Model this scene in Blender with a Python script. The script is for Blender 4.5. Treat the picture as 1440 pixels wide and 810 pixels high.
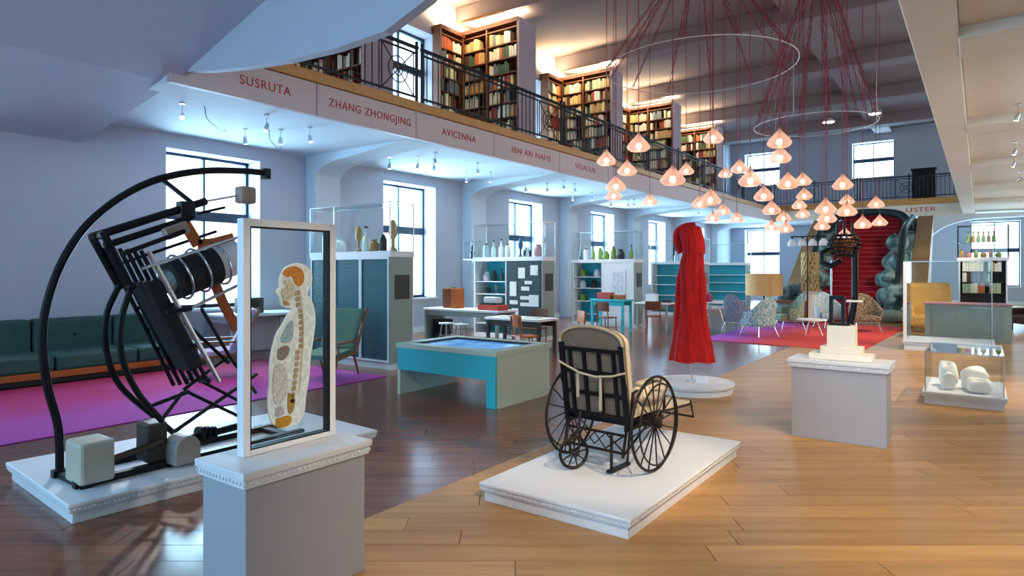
import bpy, math, random
from mathutils import Vector, Matrix
R = random.Random(7)
for o in list(bpy.data.objects): bpy.data.objects.remove(o)
C = bpy.context.scene.collection
PI = math.pi
TH = math.radians(36.171)

# ------------------------------------------------------------------ camera, world, light, exposure
cam = bpy.data.cameras.new('camera'); camo = bpy.data.objects.new('camera', cam); C.objects.link(camo)
camo.location = (0, 0, 1.7); camo.rotation_euler = (PI/2, 0, TH)
cam.sensor_width = 36; cam.lens = 22.5; cam.shift_y = -25/1440; cam.clip_end = 300
bpy.context.scene.camera = camo
vs = bpy.context.scene.view_settings
vs.view_transform = 'Standard'; vs.look = 'None'; vs.gamma = 1; vs.use_curve_mapping = False
vs.exposure = 0.1
bpy.context.scene.cycles.transparent_max_bounces = 40
w = bpy.data.worlds.new('sky'); bpy.context.scene.world = w; w.use_nodes = True
bg = w.node_tree.nodes['Background']; bg.inputs[0].default_value = (0.80, 0.91, 1.0, 1); bg.inputs[1].default_value = 3.0

def area(name, loc, rot, sx, sy, power, color):
    l = bpy.data.lights.new(name, 'AREA'); l.shape = 'RECTANGLE'; l.size = sx; l.size_y = sy
    l.energy = power; l.color = color
    o = bpy.data.objects.new(name, l); o.location = loc; o.rotation_euler = rot; C.objects.link(o); return o
def spot(loc, target, power, color=(1, .86, .68), ang=38, blend=.7, size=.06):
    l = bpy.data.lights.new('spot_beam', 'SPOT'); l.energy = power; l.color = color
    l.spot_size = math.radians(ang); l.spot_blend = blend; l.shadow_soft_size = size
    o = bpy.data.objects.new('spot_beam', l); o.location = loc
    o.rotation_euler = (Vector(target) - Vector(loc)).to_track_quat('-Z', 'Y').to_euler(); C.objects.link(o); return o

BAY = 5.45
DAY = (.42, .76, 1.0)
WINY = [5.9 + BAY*k for k in range(-1, 6)]
for y in WINY:          # daylight outside each window of the long wall, both storeys
    area('daylight', (-13.5, y + .975, 2.6), (0, -PI/2, 0), 3.2, 1.95, 720 if y > 8 else (430 if y > 1 else 110), (.46, .80, 1) if y > 8 else DAY)
    area('daylight_upper', (-13.5, y + .975, 7.0), (0, -PI/2, 0), 2.4, 1.95, 90, DAY)
RFILL = (1, .93, .84)
for y in WINY:          # unseen right-hand openings, added to brighten the fascia and cream soffit
    if y > 8: area('added_fill_right', (4.2, y + .975, 2.6), (0, PI/2, 0), 3.2, 1.95, 110, RFILL)
    area('added_fill_right_upper', (4.2, y + .975, 7.0), (0, PI/2, 0), 2.4, 1.95, 105, RFILL)
FARX = [-11.6, -5.75, -.4]
for x in FARX:
    area('added_fill_back', (x + 1, -4.7, 2.6), (PI/2, 0, 0), 2.0, 3.2, 420 if x == -5.75 else 60, (.3, .66, 1))  # unseen source behind the camera, added to turn the near faces blue
    area('daylight_end', (x + 1, 40.6, 2.6), (-PI/2, 0, 0), 2.0, 3.2, 420, DAY)
    area('daylight_end_upper', (x + 1, 40.6, 7.8), (-PI/2, 0, 0), 2.0, 1.9, 260, DAY)
# track spots of the room (heads are built further down)
SPOTS_R = [((.9, 2.6), (-3.05, 2.1, 1.32), 330, 17), ((.9, 3.4), (-2.4, 4.7, .5), 620, 30), ((1.1, 6.0), (-1.2, 7.2, .9), 260, 34),
           ((.5, 7.3), (-3.3, 8.8, 1.2), 330, 30), ((.9, 8.6), (-.2, 10.3, .2), 200, 36), ((.9, 11.0), (-1.5, 11.5, 0), 620, 75),
           ((.9, 14.4), (-2.5, 15.5, 0), 760, 70), ((.9, 18.4), (-3.0, 20.0, 0), 700, 60), ((1.0, 1.0), (-1.2, 4.0, 0), 600, 70),
           ((1.2, 4.6), (.0, 6.0, 0), 420, 70), ((.9, 22.5), (-3.5, 27, 1.5), 500, 60)]
SPOTS_L = [((-10.0, 5.0), (-5.3, 2.6, 1.2), 420, 46), ((-9.8, 7.2), (-8.8, 7.5, 1.3), 90, 60), ((-9.6, 6.2), (-9.2, 4.5, 0), 260, 70),
           ((-9.7, 10.4), (-7.3, 9.8, .6), 260, 60), ((-9.8, 12.0), (-9.4, 12.6, 1.4), 120, 60), ((-10.3, 11.0), (-10.3, 11.6, .7), 160, 60),
           ((-9.7, 15.8), (-8.0, 15.3, .6), 200, 60), ((-9.8, 16.6), (-9.2, 17.2, 1.6), 120, 60), ((-10.2, 21.5), (-9, 21, .6), 200, 60),
           ((-9.6, 26.5), (-8, 26, .6), 240, 70)]
for (x, y), t, p, a in SPOTS_R: spot((x, y, 3.95), t, p, (1, .80, .58), a)
for (x, y), t, p, a in SPOTS_L: spot((x, y, 3.95), t, p*(1.9 if y > 7 else 1), (1, .95, .90), a)

# ------------------------------------------------------------------ materials
def S(h):
    h = h.lstrip('#'); v = [int(h[i:i+2], 16)/255 for i in (0, 2, 4)]
    return tuple(c/12.92 if c <= .04045 else ((c+.055)/1.055)**2.4 for c in v) + (1,)
MATS = {}
def mat(name, col, rough=.6, metal=0, var=.12, scale=6, bump=0, emit=0, spec=.5, trans=0, stretch=None, col2=None):
    if name in MATS: return MATS[name]
    m = bpy.data.materials.new(name); m.use_nodes = True; nt = m.node_tree; b = nt.nodes['Principled BSDF']
    c = S(col)
    b.inputs['Roughness'].default_value = rough; b.inputs['Metallic'].default_value = metal
    b.inputs['Specular IOR Level'].default_value = spec
    tc = nt.nodes.new('ShaderNodeTexCoord'); no = nt.nodes.new('ShaderNodeTexNoise'); no.inputs['Scale'].default_value = scale
    no.inputs['Detail'].default_value = 3
    src = tc.outputs['Object']
    if stretch:
        mp = nt.nodes.new('ShaderNodeMapping'); mp.inputs['Scale'].default_value = stretch
        nt.links.new(src, mp.inputs[0]); src = mp.outputs[0]
    nt.links.new(src, no.inputs['Vector'])
    mx = nt.nodes.new('ShaderNodeMix'); mx.data_type = 'RGBA'
    d = S(col2) if col2 else tuple(x*(1-2*var) for x in c[:3]) + (1,)
    u = c if col2 else tuple(min(1, x*(1+var)) for x in c[:3]) + (1,)
    mx.inputs[6].default_value = d; mx.inputs[7].default_value = u
    if col2:
        rp = nt.nodes.new('ShaderNodeMapRange'); rp.inputs[1].default_value = .4; rp.inputs[2].default_value = .6
        nt.links.new(no.outputs[0], rp.inputs[0]); nt.links.new(rp.outputs[0], mx.inputs[0])
    else: nt.links.new(no.outputs[0], mx.inputs[0])
    nt.links.new(mx.outputs[2], b.inputs['Base Color'])
    if bump:
        bp = nt.nodes.new('ShaderNodeBump'); bp.inputs['Strength'].default_value = bump
        nt.links.new(no.outputs[0], bp.inputs['Height']); nt.links.new(bp.outputs[0], b.inputs['Normal'])
    if emit:
        b.inputs['Emission Color'].default_value = c; b.inputs['Emission Strength'].default_value = emit
    if trans: b.inputs['Transmission Weight'].default_value = trans
    MATS[name] = m; return m
def glass(name, tint=(1, 1, 1), fac=.06, rough=.02):
    if name in MATS: return MATS[name]
    m = bpy.data.materials.new(name); m.use_nodes = True; nt = m.node_tree; nt.nodes.remove(nt.nodes['Principled BSDF'])
    out = nt.nodes['Material Output']; t = nt.nodes.new('ShaderNodeBsdfTransparent'); g = nt.nodes.new('ShaderNodeBsdfGlossy')
    t.inputs[0].default_value = tint + (1,); g.inputs['Roughness'].default_value = rough
    lw = nt.nodes.new('ShaderNodeLayerWeight'); lw.inputs[0].default_value = .5
    fr = nt.nodes.new('ShaderNodeMath'); fr.operation = 'POWER'; fr.inputs[1].default_value = 4.5; nt.links.new(lw.outputs['Facing'], fr.inputs[0])
    no = nt.nodes.new('ShaderNodeTexNoise'); no.inputs['Scale'].default_value = 2
    mul = nt.nodes.new('ShaderNodeMath'); mul.operation = 'MULTIPLY_ADD'; mul.inputs[1].default_value = .03
    nt.links.new(no.outputs[0], mul.inputs[0]); nt.links.new(fr.outputs[0], mul.inputs[2])
    mx = nt.nodes.new('ShaderNodeMixShader'); nt.links.new(mul.outputs[0], mx.inputs[0])
    nt.links.new(t.outputs[0], mx.inputs[1]); nt.links.new(g.outputs[0], mx.inputs[2]); nt.links.new(mx.outputs[0], out.inputs[0])
    MATS[name] = m; return m
def wood_floor(name, c1, c2, rough, brick):
    m = bpy.data.materials.new(name); m.use_nodes = True; nt = m.node_tree; b = nt.nodes['Principled BSDF']
    b.inputs['Roughness'].default_value = rough; b.inputs['Specular IOR Level'].default_value = .3 if 'oak' in name else .45
    tc = nt.nodes.new('ShaderNodeTexCoord')
    mp = nt.nodes.new('ShaderNodeMapping'); mp.inputs['Rotation'].default_value = (0, 0, -TH)
    nt.links.new(tc.outputs['Object'], mp.inputs[0])
    m2 = nt.nodes.new('ShaderNodeMapping'); m2.inputs['Scale'].default_value = (.55, 7, 1)
    nt.links.new(mp.outputs[0], m2.inputs[0])
    no = nt.nodes.new('ShaderNodeTexNoise'); no.inputs['Scale'].default_value = 2.2; no.inputs['Detail'].default_value = 6
    no.noise_dimensions = '4D'
    nt.links.new(m2.outputs[0], no.inputs['Vector'])
    oi = nt.nodes.new('ShaderNodeObjectInfo')
    ml = nt.nodes.new('ShaderNodeMath'); ml.operation = 'MULTIPLY'; ml.inputs[1].default_value = 37
    nt.links.new(oi.outputs['Random'], ml.inputs[0]); nt.links.new(ml.outputs[0], no.inputs['W'])
    mx = nt.nodes.new('ShaderNodeMix'); mx.data_type = 'RGBA'
    mx.inputs[6].default_value = S(c1); mx.inputs[7].default_value = S(c2)
    nt.links.new(no.outputs[0], mx.inputs[0])
    v = nt.nodes.new('ShaderNodeHueSaturation'); nt.links.new(mx.outputs[2], v.inputs['Color'])
    if brick:
        br = nt.nodes.new('ShaderNodeTexBrick'); br.inputs['Scale'].default_value = 1
        br.inputs['Brick Width'].default_value = 2.1; br.inputs['Row Height'].default_value = .22
        br.inputs['Mortar Size'].default_value = .003; br.inputs['Mortar Smooth'].default_value = 1
        br.inputs['Color1'].default_value = (.84, .84, .84, 1); br.inputs['Color2'].default_value = (1.12, 1.12, 1.12, 1)
        br.inputs['Mortar'].default_value = (.5, .5, .5, 1)
        nt.links.new(mp.outputs[0], br.inputs['Vector'])
        nt.links.new(br.outputs['Color'], v.inputs['Value'])
    else:
        mr = nt.nodes.new('ShaderNodeMapRange'); mr.inputs[3].default_value = .84; mr.inputs[4].default_value = 1.12
        nt.links.new(oi.outputs['Random'], mr.inputs[0]); nt.links.new(mr.outputs[0], v.inputs['Value'])
    nt.links.new(v.outputs[0], b.inputs['Base Color'])
    return m

M = dict(
 wall=mat('plaster_wall', '#b3b8c6', .8, var=.03, scale=2), soffit=mat('plaster_soffit', '#c6d0da', .8, var=.03, scale=2),
 warm=mat('plaster_warm', '#d6ccbf', .8, var=.03, scale=2), ceil=mat('plaster_ceiling', '#857a80', .85, var=.04, scale=2),
 fascia=mat('fascia_paint', '#bdaeb2', .6, var=.03), gold=mat('gilded_curb', '#b8864a', .45, var=.15, scale=9),
 black=mat('black_iron', '#16171c', .42, .55, var=.2), rail=mat('rail_iron', '#14161b', .5, .4, var=.2),
 frame=mat('window_frame_paint', '#14304a', .5, var=.1), pane=glass('window_glass', (.97, .99, 1)),
 case_glass=glass('case_glass', (.965, .985, .985)), white=mat('white_paint', '#e3e6ea', .5, var=.03),
 plinth=mat('plinth_paint', '#d9dde3', .5, var=.03), ped=mat('pedestal_paint', '#a0a2ac', .6, var=.03), redtext=mat('red_lettering', '#b0202c', .5),
 wood_d=mat('dark_bookcase_wood', '#74401f', .5, var=.2, scale=5, stretch=(8, 8, 1)), wood_o=mat('orange_wood', '#b05c22', .45, var=.2, scale=5, stretch=(8, 8, 1)),
 endp=mat('end_panel_paint', '#a79aa8', .7, var=.03), mesh=mat('teal_mesh', '#0b5560', .6, var=.3, scale=90),
 greygreen=mat('grey_green_paint', '#93a09a', .6, var=.04), turq=mat('turquoise_paint', '#2fb3c3', .5, var=.04), sage=mat('sage_paint', '#b4c4b4', .55, var=.03),
 notice=mat('notice_plate', '#26221f', .5, var=.1), paper=mat('paper', '#eceae6', .8, var=.04, scale=30), board=mat('pin_board', '#33484e', .8, var=.1),
 fur=mat('red_fur', '#cc0709', .9, var=.42, scale=40, bump=.8, stretch=(1, 1, .1)), cream=mat('cream_stone', '#efe9da', .6, var=.05),
 steel=mat('polished_steel', '#c9ccd2', .25, .9, var=.05), bone=mat('bone_tan', '#c09a72', .6, var=.15, scale=30),
 rug=mat('magenta_rug', '#c0187e', .95, var=.2, scale=1.2, col2='#a52aa8', bump=.1), sofa=mat('green_upholstery', '#31564f', .8, var=.15, scale=12),
)
M['light_plank'] = wood_floor('oak_plank', '#825a33', '#cfa269', .42, False)
M['dark_plank'] = wood_floor('walnut_plank', '#552f22', '#9a6046', .2, False)
M['light_far'] = wood_floor('oak_boards', '#825a33', '#cfa269', .42, True)
M['dark_far'] = wood_floor('walnut_boards', '#552f22', '#9a6046', .2, True)

# ------------------------------------------------------------------ mesh helper
class MB:
    def __init__(s): s.v = []; s.f = []; s.mi = []
    def add(s, vs, fs, mi=0):
        n = len(s.v); s.v += [tuple(v) for v in vs]; s.f += [tuple(i+n for i in f) for f in fs]; s.mi += [mi]*len(fs); return s
    def box(s, x0, x1, y0, y1, z0, z1, mi=0):
        v = [(x, y, z) for z in (z0, z1) for y in (y0, y1) for x in (x0, x1)]
        return s.add(v, [(0, 2, 3, 1), (4, 5, 7, 6), (0, 1, 5, 4), (2, 6, 7, 3), (0, 4, 6, 2), (1, 3, 7, 5)], mi)
    def prism(s, poly, axis, lo, hi):
        a = sum(poly[i][0]*poly[(i+1) % len(poly)][1] - poly[(i+1) % len(poly)][0]*poly[i][1] for i in range(len(poly)))
        if a < 0: poly = poly[::-1]
        g = {'x': lambda p, t: (t, p[0], p[1]), 'y': lambda p, t: (p[0], t, p[1]), 'z': lambda p, t: (p[0], p[1], t)}[axis]
        n = len(poly); v = [g(p, lo) for p in poly] + [g(p, hi) for p in poly]
        f = [tuple(range(n))[::-1], tuple(range(n, 2*n))] + [(i, (i+1) % n, n+(i+1) % n, n+i) for i in range(n)]
        if axis == 'y': f = [t[::-1] for t in f]
        return s.add(v, f)
    def tube(s, pts, r, n=8, closed=False):
        P = [Vector(p) for p in pts]; m = len(P); rr = r if isinstance(r, (list, tuple)) else [r]*m
        v = []; f = []; prev = None
        for i, p in enumerate(P):
            if closed: t = (P[(i+1) % m] - P[i-1])
            else: t = P[min(i+1, m-1)] - P[max(i-1, 0)]
            t = t.normalized() if t.length > 1e-9 else Vector((0, 0, 1))
            if prev is None: a = t.orthogonal().normalized()
            else:
                a = prev - t*prev.dot(t); a = a.normalized() if a.length > 1e-6 else t.orthogonal().normalized()
            prev = a; b = t.cross(a)
            v += [p + (a*math.cos(2*PI*k/n) + b*math.sin(2*PI*k/n))*rr[i] for k in range(n)]
        for i in range(m if closed else m-1):
            j = (i+1) % m
            f += [(i*n+k, i*n+(k+1) % n, j*n+(k+1) % n, j*n+k) for k in range(n)]
        if not closed: f += [tuple(range(n))[::-1], tuple(range((m-1)*n, m*n))]
        return s.add(v, f)
    def cyl(s, a, b, r0, r1=None, n=14): return s.tube([a, b], [r0, r0 if r1 is None else r1], n)
    def lathe(s, prof, n=24, c=(0, 0, 0)):
        m = len(prof); v = [(c[0]+r*math.cos(2*PI*k/n), c[1]+r*math.sin(2*PI*k/n), c[2]+z) for r, z in prof for k in range(n)]
        f = [(i*n+k, i*n+(k+1) % n, (i+1)*n+(k+1) % n, (i+1)*n+k) for i in range(m-1) for k in range(n)]
        if prof[0][0] > 1e-4: f.append(tuple(range(n))[::-1])
        if prof[-1][0] > 1e-4: f.append(tuple(range((m-1)*n, m*n)))
        return s.add(v, f)
    def ball(s, c, r, n=14, m=8):
        rx, ry, rz = r if isinstance(r, (tuple, list)) else (r, r, r)
        v = [(c[0]+rx*math.sin(PI*i/m)*math.cos(2*PI*k/n), c[1]+ry*math.sin(PI*i/m)*math.sin(2*PI*k/n), c[2]-rz*math.cos(PI*i/m)) for i in range(m+1) for k in range(n)]
        return s.add(v, [(i*n+k, i*n+(k+1) % n, (i+1)*n+(k+1) % n, (i+1)*n+k) for i in range(m) for k in range(n)])
    def ring(s, c, ax, Rr, r, n=32, k=6, ell=1):
        ax = Vector(ax).normalized(); a = ax.orthogonal().normalized()
        if abs(ax.z) < .1: a = Vector((0, 0, 1))
        b = ax.cross(a); c = Vector(c)
        return s.tube([c + a*Rr*math.cos(2*PI*i/n) + b*Rr*ell*math.sin(2*PI*i/n) for i in range(n)], r, k, True)
    def mesh(s, name, mats, smooth=False):
        me = bpy.data.meshes.new(name); me.from_pydata(s.v, [], s.f)
        for m in (mats if isinstance(mats, (list, tuple)) else [mats]): me.materials.append(m)
        if any(s.mi): me.polygons.foreach_set('material_index', s.mi)
        if smooth: me.shade_smooth(); me.set_sharp_from_angle(angle=math.radians(40))
        me.update(); return me
    def build(s, name, m, parent=None, smooth=False, bevel=0):
        return put(name, s.mesh(name, m, smooth), parent, bevel=bevel)
def put(name, me, parent=None, loc=(0, 0, 0), rot=(0, 0, 0), scale=(1, 1, 1), bevel=0):
    o = bpy.data.objects.new(name, me); C.objects.link(o); o.parent = parent
    o.location = loc; o.rotation_euler = rot; o.scale = scale
    if bevel:
        b = o.modifiers.new('bevel', 'BEVEL'); b.width = bevel; b.segments = 2; b.limit_method = 'ANGLE'
    return o
def tag(o, label, cat, group=None):
    o['label'] = label; o['category'] = cat
    if group: o['group'] = group
    return o
def thing(name, label, cat, loc=(0, 0, 0), rz=0, group=None):
    o = bpy.data.objects.new(name, None); C.objects.link(o); o.location = loc; o.rotation_euler = (0, 0, rz)
    o.empty_display_size = .1
    return tag(o, label, cat, group)
def st(o, label=None):
    o['kind'] = 'structure'
    if label: o['label'] = label
    return o
def copy_thing(root, loc, rz, label, group=None):
    r = root.copy(); C.objects.link(r); r.location = loc; r.rotation_euler = (0, 0, rz); r['label'] = label
    if group: r['group'] = group
    for ch in list(root.children):
        c = ch.copy(); C.objects.link(c); c.parent = r
        for g in list(ch.children):
            d = g.copy(); C.objects.link(d); d.parent = c
    return r
def arc(c, r, a0, a1, n): return [(c[0]+r*math.cos(a0+(a1-a0)*i/n), c[1]+r*math.sin(a0+(a1-a0)*i/n)) for i in range(n+1)]
def bez(p, n=8):
    """Catmull-Rom through points"""
    P = [Vector(q) for q in p]; out = []
    for i in range(len(P)-1):
        a = P[i-1] if i else P[i]*2-P[i+1]; b, c = P[i], P[i+1]; d = P[i+2] if i+2 < len(P) else P[i+1]*2-P[i]
        for k in range(n):
            t = k/n; out.append(.5*((2*b)+(c-a)*t+(2*a-5*b+4*c-d)*t*t+(3*b-a-3*c+d)*t**3))
    out.append(P[-1]); return out

# ------------------------------------------------------------------ THE ROOM
XW = -12.4; XG = -12.95; XF = -9.0; XR = -.64; YF = 36.3; YE = 40.0; ZS = 4.3; ZG = 5.03; ZC = 9.4; XB = -3.4
u = (math.cos(TH), math.sin(TH)); vv = (-math.sin(TH), math.cos(TH))
def clip(poly, f):
    out = []
    for i in range(len(poly)):
        a, b = poly[i], poly[(i+1) % len(poly)]; fa, fb = f(a), f(b)
        if fa >= 0: out.append(a)
        if (fa >= 0) != (fb >= 0):
            t = fa/(fa-fb); out.append((a[0]+(b[0]-a[0])*t, a[1]+(b[1]-a[1])*t))
    return out
room = [(XW, -4), (3.4, -4), (3.4, YE), (XW, YE)]
V0, V1 = 2.64, 2.64 + .22*19
vf = lambda p: p[0]*vv[0]+p[1]*vv[1]
mb = MB()
for side, mi in ((1, 0), (-1, 1)):
    half = clip(room, lambda p: side*(p[0]-XB))
    for g, z in ((lambda p: vf(p)-V1, 0), (lambda p: V0-vf(p), 0)):
        q = clip(half, g)
        if len(q) > 2: mb.add([(x, y, z) for x, y in q], [tuple(range(len(q)))], mi)
    q = clip(clip(half, lambda p: V1-vf(p)), lambda p: vf(p)-V0)
    mb.add([(x, y, -.012) for x, y in half], [tuple(range(len(half)))], mi)
floor = st(mb.build('floor', [M['light_far'], M['dark_far']]), 'oak boards beside the darker walnut boards')
row = 0; vrow = V0
while vrow < V1 - .01:
    uu = -9 + R.uniform(0, 2)
    while uu < 6.5:
        L = R.uniform(1.7, 2.6); g = .003
        q0 = [(uu+g, vrow+g), (uu+L-g, vrow+g), (uu+L-g, vrow+.22-g), (uu+g, vrow+.22-g)]
        q0 = [(a*u[0]+b*vv[0], a*u[1]+b*vv[1]) for a, b in q0]
        q0 = clip(clip(q0, lambda p: p[0]-XW), lambda p: 3.4-p[0])
        # only the boards the photograph can show
        if abs(uu+L/2) < vrow*.8+2.2 and len(q0) > 2:
            for side, m in ((1, 'light_plank'), (-1, 'dark_plank')):
                q = clip(q0, lambda p: side*(p[0]-XB))
                if len(q) > 2: MB().prism(q, 'z', -.011, 0).build('plank', M[m], floor)
        elif len(q0) > 2:
            for side, m in ((1, 'light_plank'), (-1, 'dark_plank')):
                q = clip(q0, lambda p: side*(p[0]-XB))
                if len(q) > 2: MB().prism(q, 'z', -.011, 0).build('plank', M[m], floor)
        uu += L
    vrow += .22; row += 1

def wall_with_holes(plane, at, t, a0, a1, z0, z1, holes):
    """wall slab; plane 'x': spans y; plane 'y': spans x. holes (a0,a1,z0,z1) in one or two storeys"""
    mb = MB(); b = (lambda p, q, r, s: mb.box(at, at+t, p, q, r, s)) if plane == 'x' else (lambda p, q, r, s: mb.box(p, q, at, at+t, r, s))
    cols = sorted({(h[0], h[1]) for h in holes}); cur = a0
    for c0, c1 in cols:
        if c0 > cur: b(cur, c0, z0, z1)
        hz = sorted((h[2], h[3]) for h in holes if (h[0], h[1]) == (c0, c1)); z = z0
        for h0, h1 in hz:
            if h0 > z: b(c0, c1, z, h0)
            z = h1
        if z < z1: b(c0, c1, z, z1)
        cur = c1
    if cur < a1: b(cur, a1, z0, z1)
    return mb
LZ = (.95, 4.02); UZ = (5.75, 8.3)
hl = [(y, y+1.95, *z) for y in WINY for z in (LZ, UZ)]
st(wall_with_holes('x', XW, -.75, -4, YE+.75, 0, ZC, hl).build('wall_left', M['wall']), 'pale plaster wall with tall windows')
hf = [(x, x+2.0, *z) for x in FARX for z in ((.9, 4.15), (6.8, 8.75))]
st(wall_with_holes('y', YE, .75, XW, 3.4, 0, ZC, hf).build('wall_far', M['wall']), 'end wall behind the staircase')
st(wall_with_holes('x', 3.4, .6, -4, YE+.75, 0, ZC, [h for h in hl if h[2] > 5 or h[0] > 8]).build('wall_right', M['warm']))
st(wall_with_holes('y', -4, -.4, XW, 3.4, 0, ZC, [h for h in hf if h[2] < 5]).build('wall_back', M['wall']))
st(MB().box(XW-.75, 3.7, -4.3, YE+.75, ZC, ZC+.2).build('ceiling', M['ceil']), 'grey plaster ceiling high above the galleries')
st(MB().box(XW, XW+.03, -4, YE, 0, .16).build('baseboard_left', M['white']))
st(MB().box(XW, 3.4, YE-.03, YE, 0, .16).build('baseboard_far', M['white']))

# windows: frame, transom band, panes
nw = 0
def window(plane, at, a0, a1, z0, z1, tz):
    global nw; nw += 1
    w_ = st(bpy.data.objects.new('window_%d' % nw, None), 'tall dark-framed window with a broad transom'); C.objects.link(w_)
    m = (a0+a1)/2; F = .055
    def bb(mb, p, q, r, s, d0, d1):
        if plane == 'x': mb.box(at-d1, at-d0, p, q, r, s)
        else: mb.box(p, q, at+d0, at+d1, r, s)
        return mb
    f = MB()
    for p, q, r, s in ((a0, a0+F, z0, z1), (a1-F, a1, z0, z1), (a0, a1, z0, z0+F), (a0, a1, z1-F, z1), (m-.02, m+.02, z0, z1)): bb(f, p, q, r, s, .45, .53)
    f.build('window_frame', M['frame'], w_)
    bb(MB(), a0+F, a1-F, tz, tz+.2, .44, .54).build('transom', M['frame'], w_)
    for p, q in ((a0+F, m-.02), (m+.02, a1-F)):
        for r, s in ((z0+F, tz), (tz+.2, z1-F)):
            bb(MB(), p, q, r, s, .485, .495).build('pane', M['pane'], w_)
    bb(MB(), a0-.06, a1+.06, z0-.05, z0, -.06, .46).build('window_sill', M['white'], w_)
for y in WINY: window('x', XW, y, y+1.95, *LZ, 2.7)
for y in WINY: window('x', XW, y, y+1.95, *UZ, 7.2)
for y in WINY:  # unseen right-wall windows, added as openings for the warm fill
    if y > 8: window('x', 4.4, y, y+1.95, *LZ, 2.45)
    window('x', 4.4, y, y+1.95, *UZ, 7.2)
for x in FARX:
    window('y', -4.75, x, x+2.0, .9, 4.15, 2.6)  # unseen back-wall window, added to go with the blue fill
    window('y', YE, x, x+2.0, .9, 4.15, 2.6)
    window('y', YE, x, x+2.0, 6.8, 8.75, 7.7)

# gallery slabs
st(MB().box(XW, XF-.1, 4.33, YE, ZS, ZG-.03).build('trim_1', M['soffit']), 'gallery slab with a pale soffit under the bookcases')
st(MB().box(XF-.1, XR+.3, YF+.1, YE, ZS, ZG-.03).build('trim_2', M['soffit']), 'end gallery slab above the staircase')
mb = MB().box(XR+.45, 3.4, -4, YE, ZS+.12, ZG)
mb.box(XR, XR+.45, -4, YF+.1, ZS, ZG+.1)
for y in (3.6, 9.1, 14.5, 20.0, 25.4, 30.9): mb.box(XR+.44, 3.4, y-.4, y+.4, ZS-.02, ZS+.13)
st(mb.build('trim_3', M['warm'], bevel=.02), 'cream beamed soffit of the gallery overhead')
# bracket beams with haunches and pilasters (long side)
nt_ = 3
for k in range(6):
    y0 = 9.0 + BAY*k; nt_ += 1
    prof = [(XW, 0), (XW+.35, 0), (XW+.35, 3.78)] + [(XW+.35+1.0*(1-math.cos(a)), 3.78+.34*math.sin(a)) for a in [PI/2*i/8 for i in range(1, 9)]] + [(XF-.8, 4.23), (XF-.12, 4.295), (XF-.12, ZS+.01), (XW, ZS+.01)]
    st(MB().prism(prof, 'y', y0, y0+.7).build('trim_%d' % nt_, M['soffit'], bevel=.02), 'pilaster and curved bracket beam under the gallery')
# end pier with haunch
nt_ += 1
prof = [(-2.35, 0), (-1.95, 0), (-1.95, 3.0)] + [(-1.95+2.2*(1-math.cos(a)), 3.0+1.1*math.sin(a)) for a in [PI/2*i/8 for i in range(1, 9)]] + [(3.4, 4.15), (3.4, ZS+.01), (-2.35, ZS+.01)]
st(MB().prism(prof, 'y', YF+.1, YF+.8).build('trim_%d' % nt_, M['soffit']), 'end pier with a curved haunch under the gallery')
# near raking soffit and the beam below it
nt_ += 1
A = [(XW, 3.88), (-9.25, 4.36), (-7.0, 4.97), (-4.3, 5.8), (-.3, 6.2)]
st(MB().prism(A + [(x, z+.3) for x, z in A[::-1]], 'y', -4, 4.5).build('trim_%d' % nt_, M['wall']), 'raking plaster soffit over the near bay'); nt_ += 1
B = [(-9.12, 4.50), (-8.3, 4.36), (-7.4, 4.24), (-6.57, 4.16), (-5.7, 4.12), (-4.9, 4.14), (-4.3, 4.32), (-3.6, 4.75), (-2.6, 5.2), (-.3, 5.4)]
st(MB().prism(B + [(-.3, ZC), (XW, ZC), (XW, ZG+.05), (-9.12, ZG+.05)], 'y', 4.5, 4.62).build('trim_%d' % nt_, M['wall']), 'near cross beam with a curved lower edge')
# ceiling cross beams
for k in range(-1, 5):
    nt_ += 1; y0 = 14.2 + BAY*k
    st(MB().prism([(XW, 8.95), (XW+.6, 8.86), (-2, 8.86), (XR+.3, 8.95), (3.4, 8.95), (3.4, ZC), (XW, ZC)], 'y', y0, y0+.8).build('trim_%d' % nt_, M['ceil'], bevel=.03), 'ceiling cross beam over the hall')
nt_ += 1
st(MB().box(-4.6, -3.8, 4.7, YE, 9.12, ZC).build('trim_%d' % nt_, M['ceil']), 'shallow longitudinal ceiling rib')

# fascia: long side and end; panels, gilded curb, lettering
def lettering(txt, parent, size, loc, rot, width=None):
    cu = bpy.data.curves.new('lettering', 'FONT'); cu.body = txt; cu.size = size; cu.align_x = 'CENTER'; cu.align_y = 'CENTER'; cu.extrude = .004
    cu.space_character = 1.12
    t = bpy.data.objects.new('lettering', cu); C.objects.link(t); bpy.context.view_layer.update()
    me = bpy.data.meshes.new_from_object(t.evaluated_get(bpy.context.evaluated_depsgraph_get())); bpy.data.objects.remove(t)
    me.materials.clear(); me.materials.append(M['redtext']); me.name = 'lettering'
    xs = [v.co.x for v in me.vertices]; s = 1 if width is None else width/(max(xs)-min(xs))
    o = put('lettering', me, parent, loc, rot, (s, 1, 1)); o['label'] = 'red capital letters'
    return o
nt_ += 1
fa = st(MB().box(XF-.1, XF-.03, 4.33, YF+.1, ZS, ZG-.03).build('trim_%d' % nt_, M['fascia']), 'mauve-grey gallery fascia with names of physicians in red')
joints = [4.33, 6.75, 9.1, 11.6, 14.45, 17.2] + [17.2+2.73*i for i in range(1, 7)] + [YF+.03]
for a, b in zip(joints, joints[1:]): MB().box(XF-.035, XF, a+.008, b-.008, ZS, 4.84).build('fascia_panel', M['fascia'], fa, bevel=.006)
MB().box(XF-.1, XF+.05, 4.62, YF+.0, 4.85, ZG).build('curb', M['gold'], fa, bevel=.02)
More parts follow.
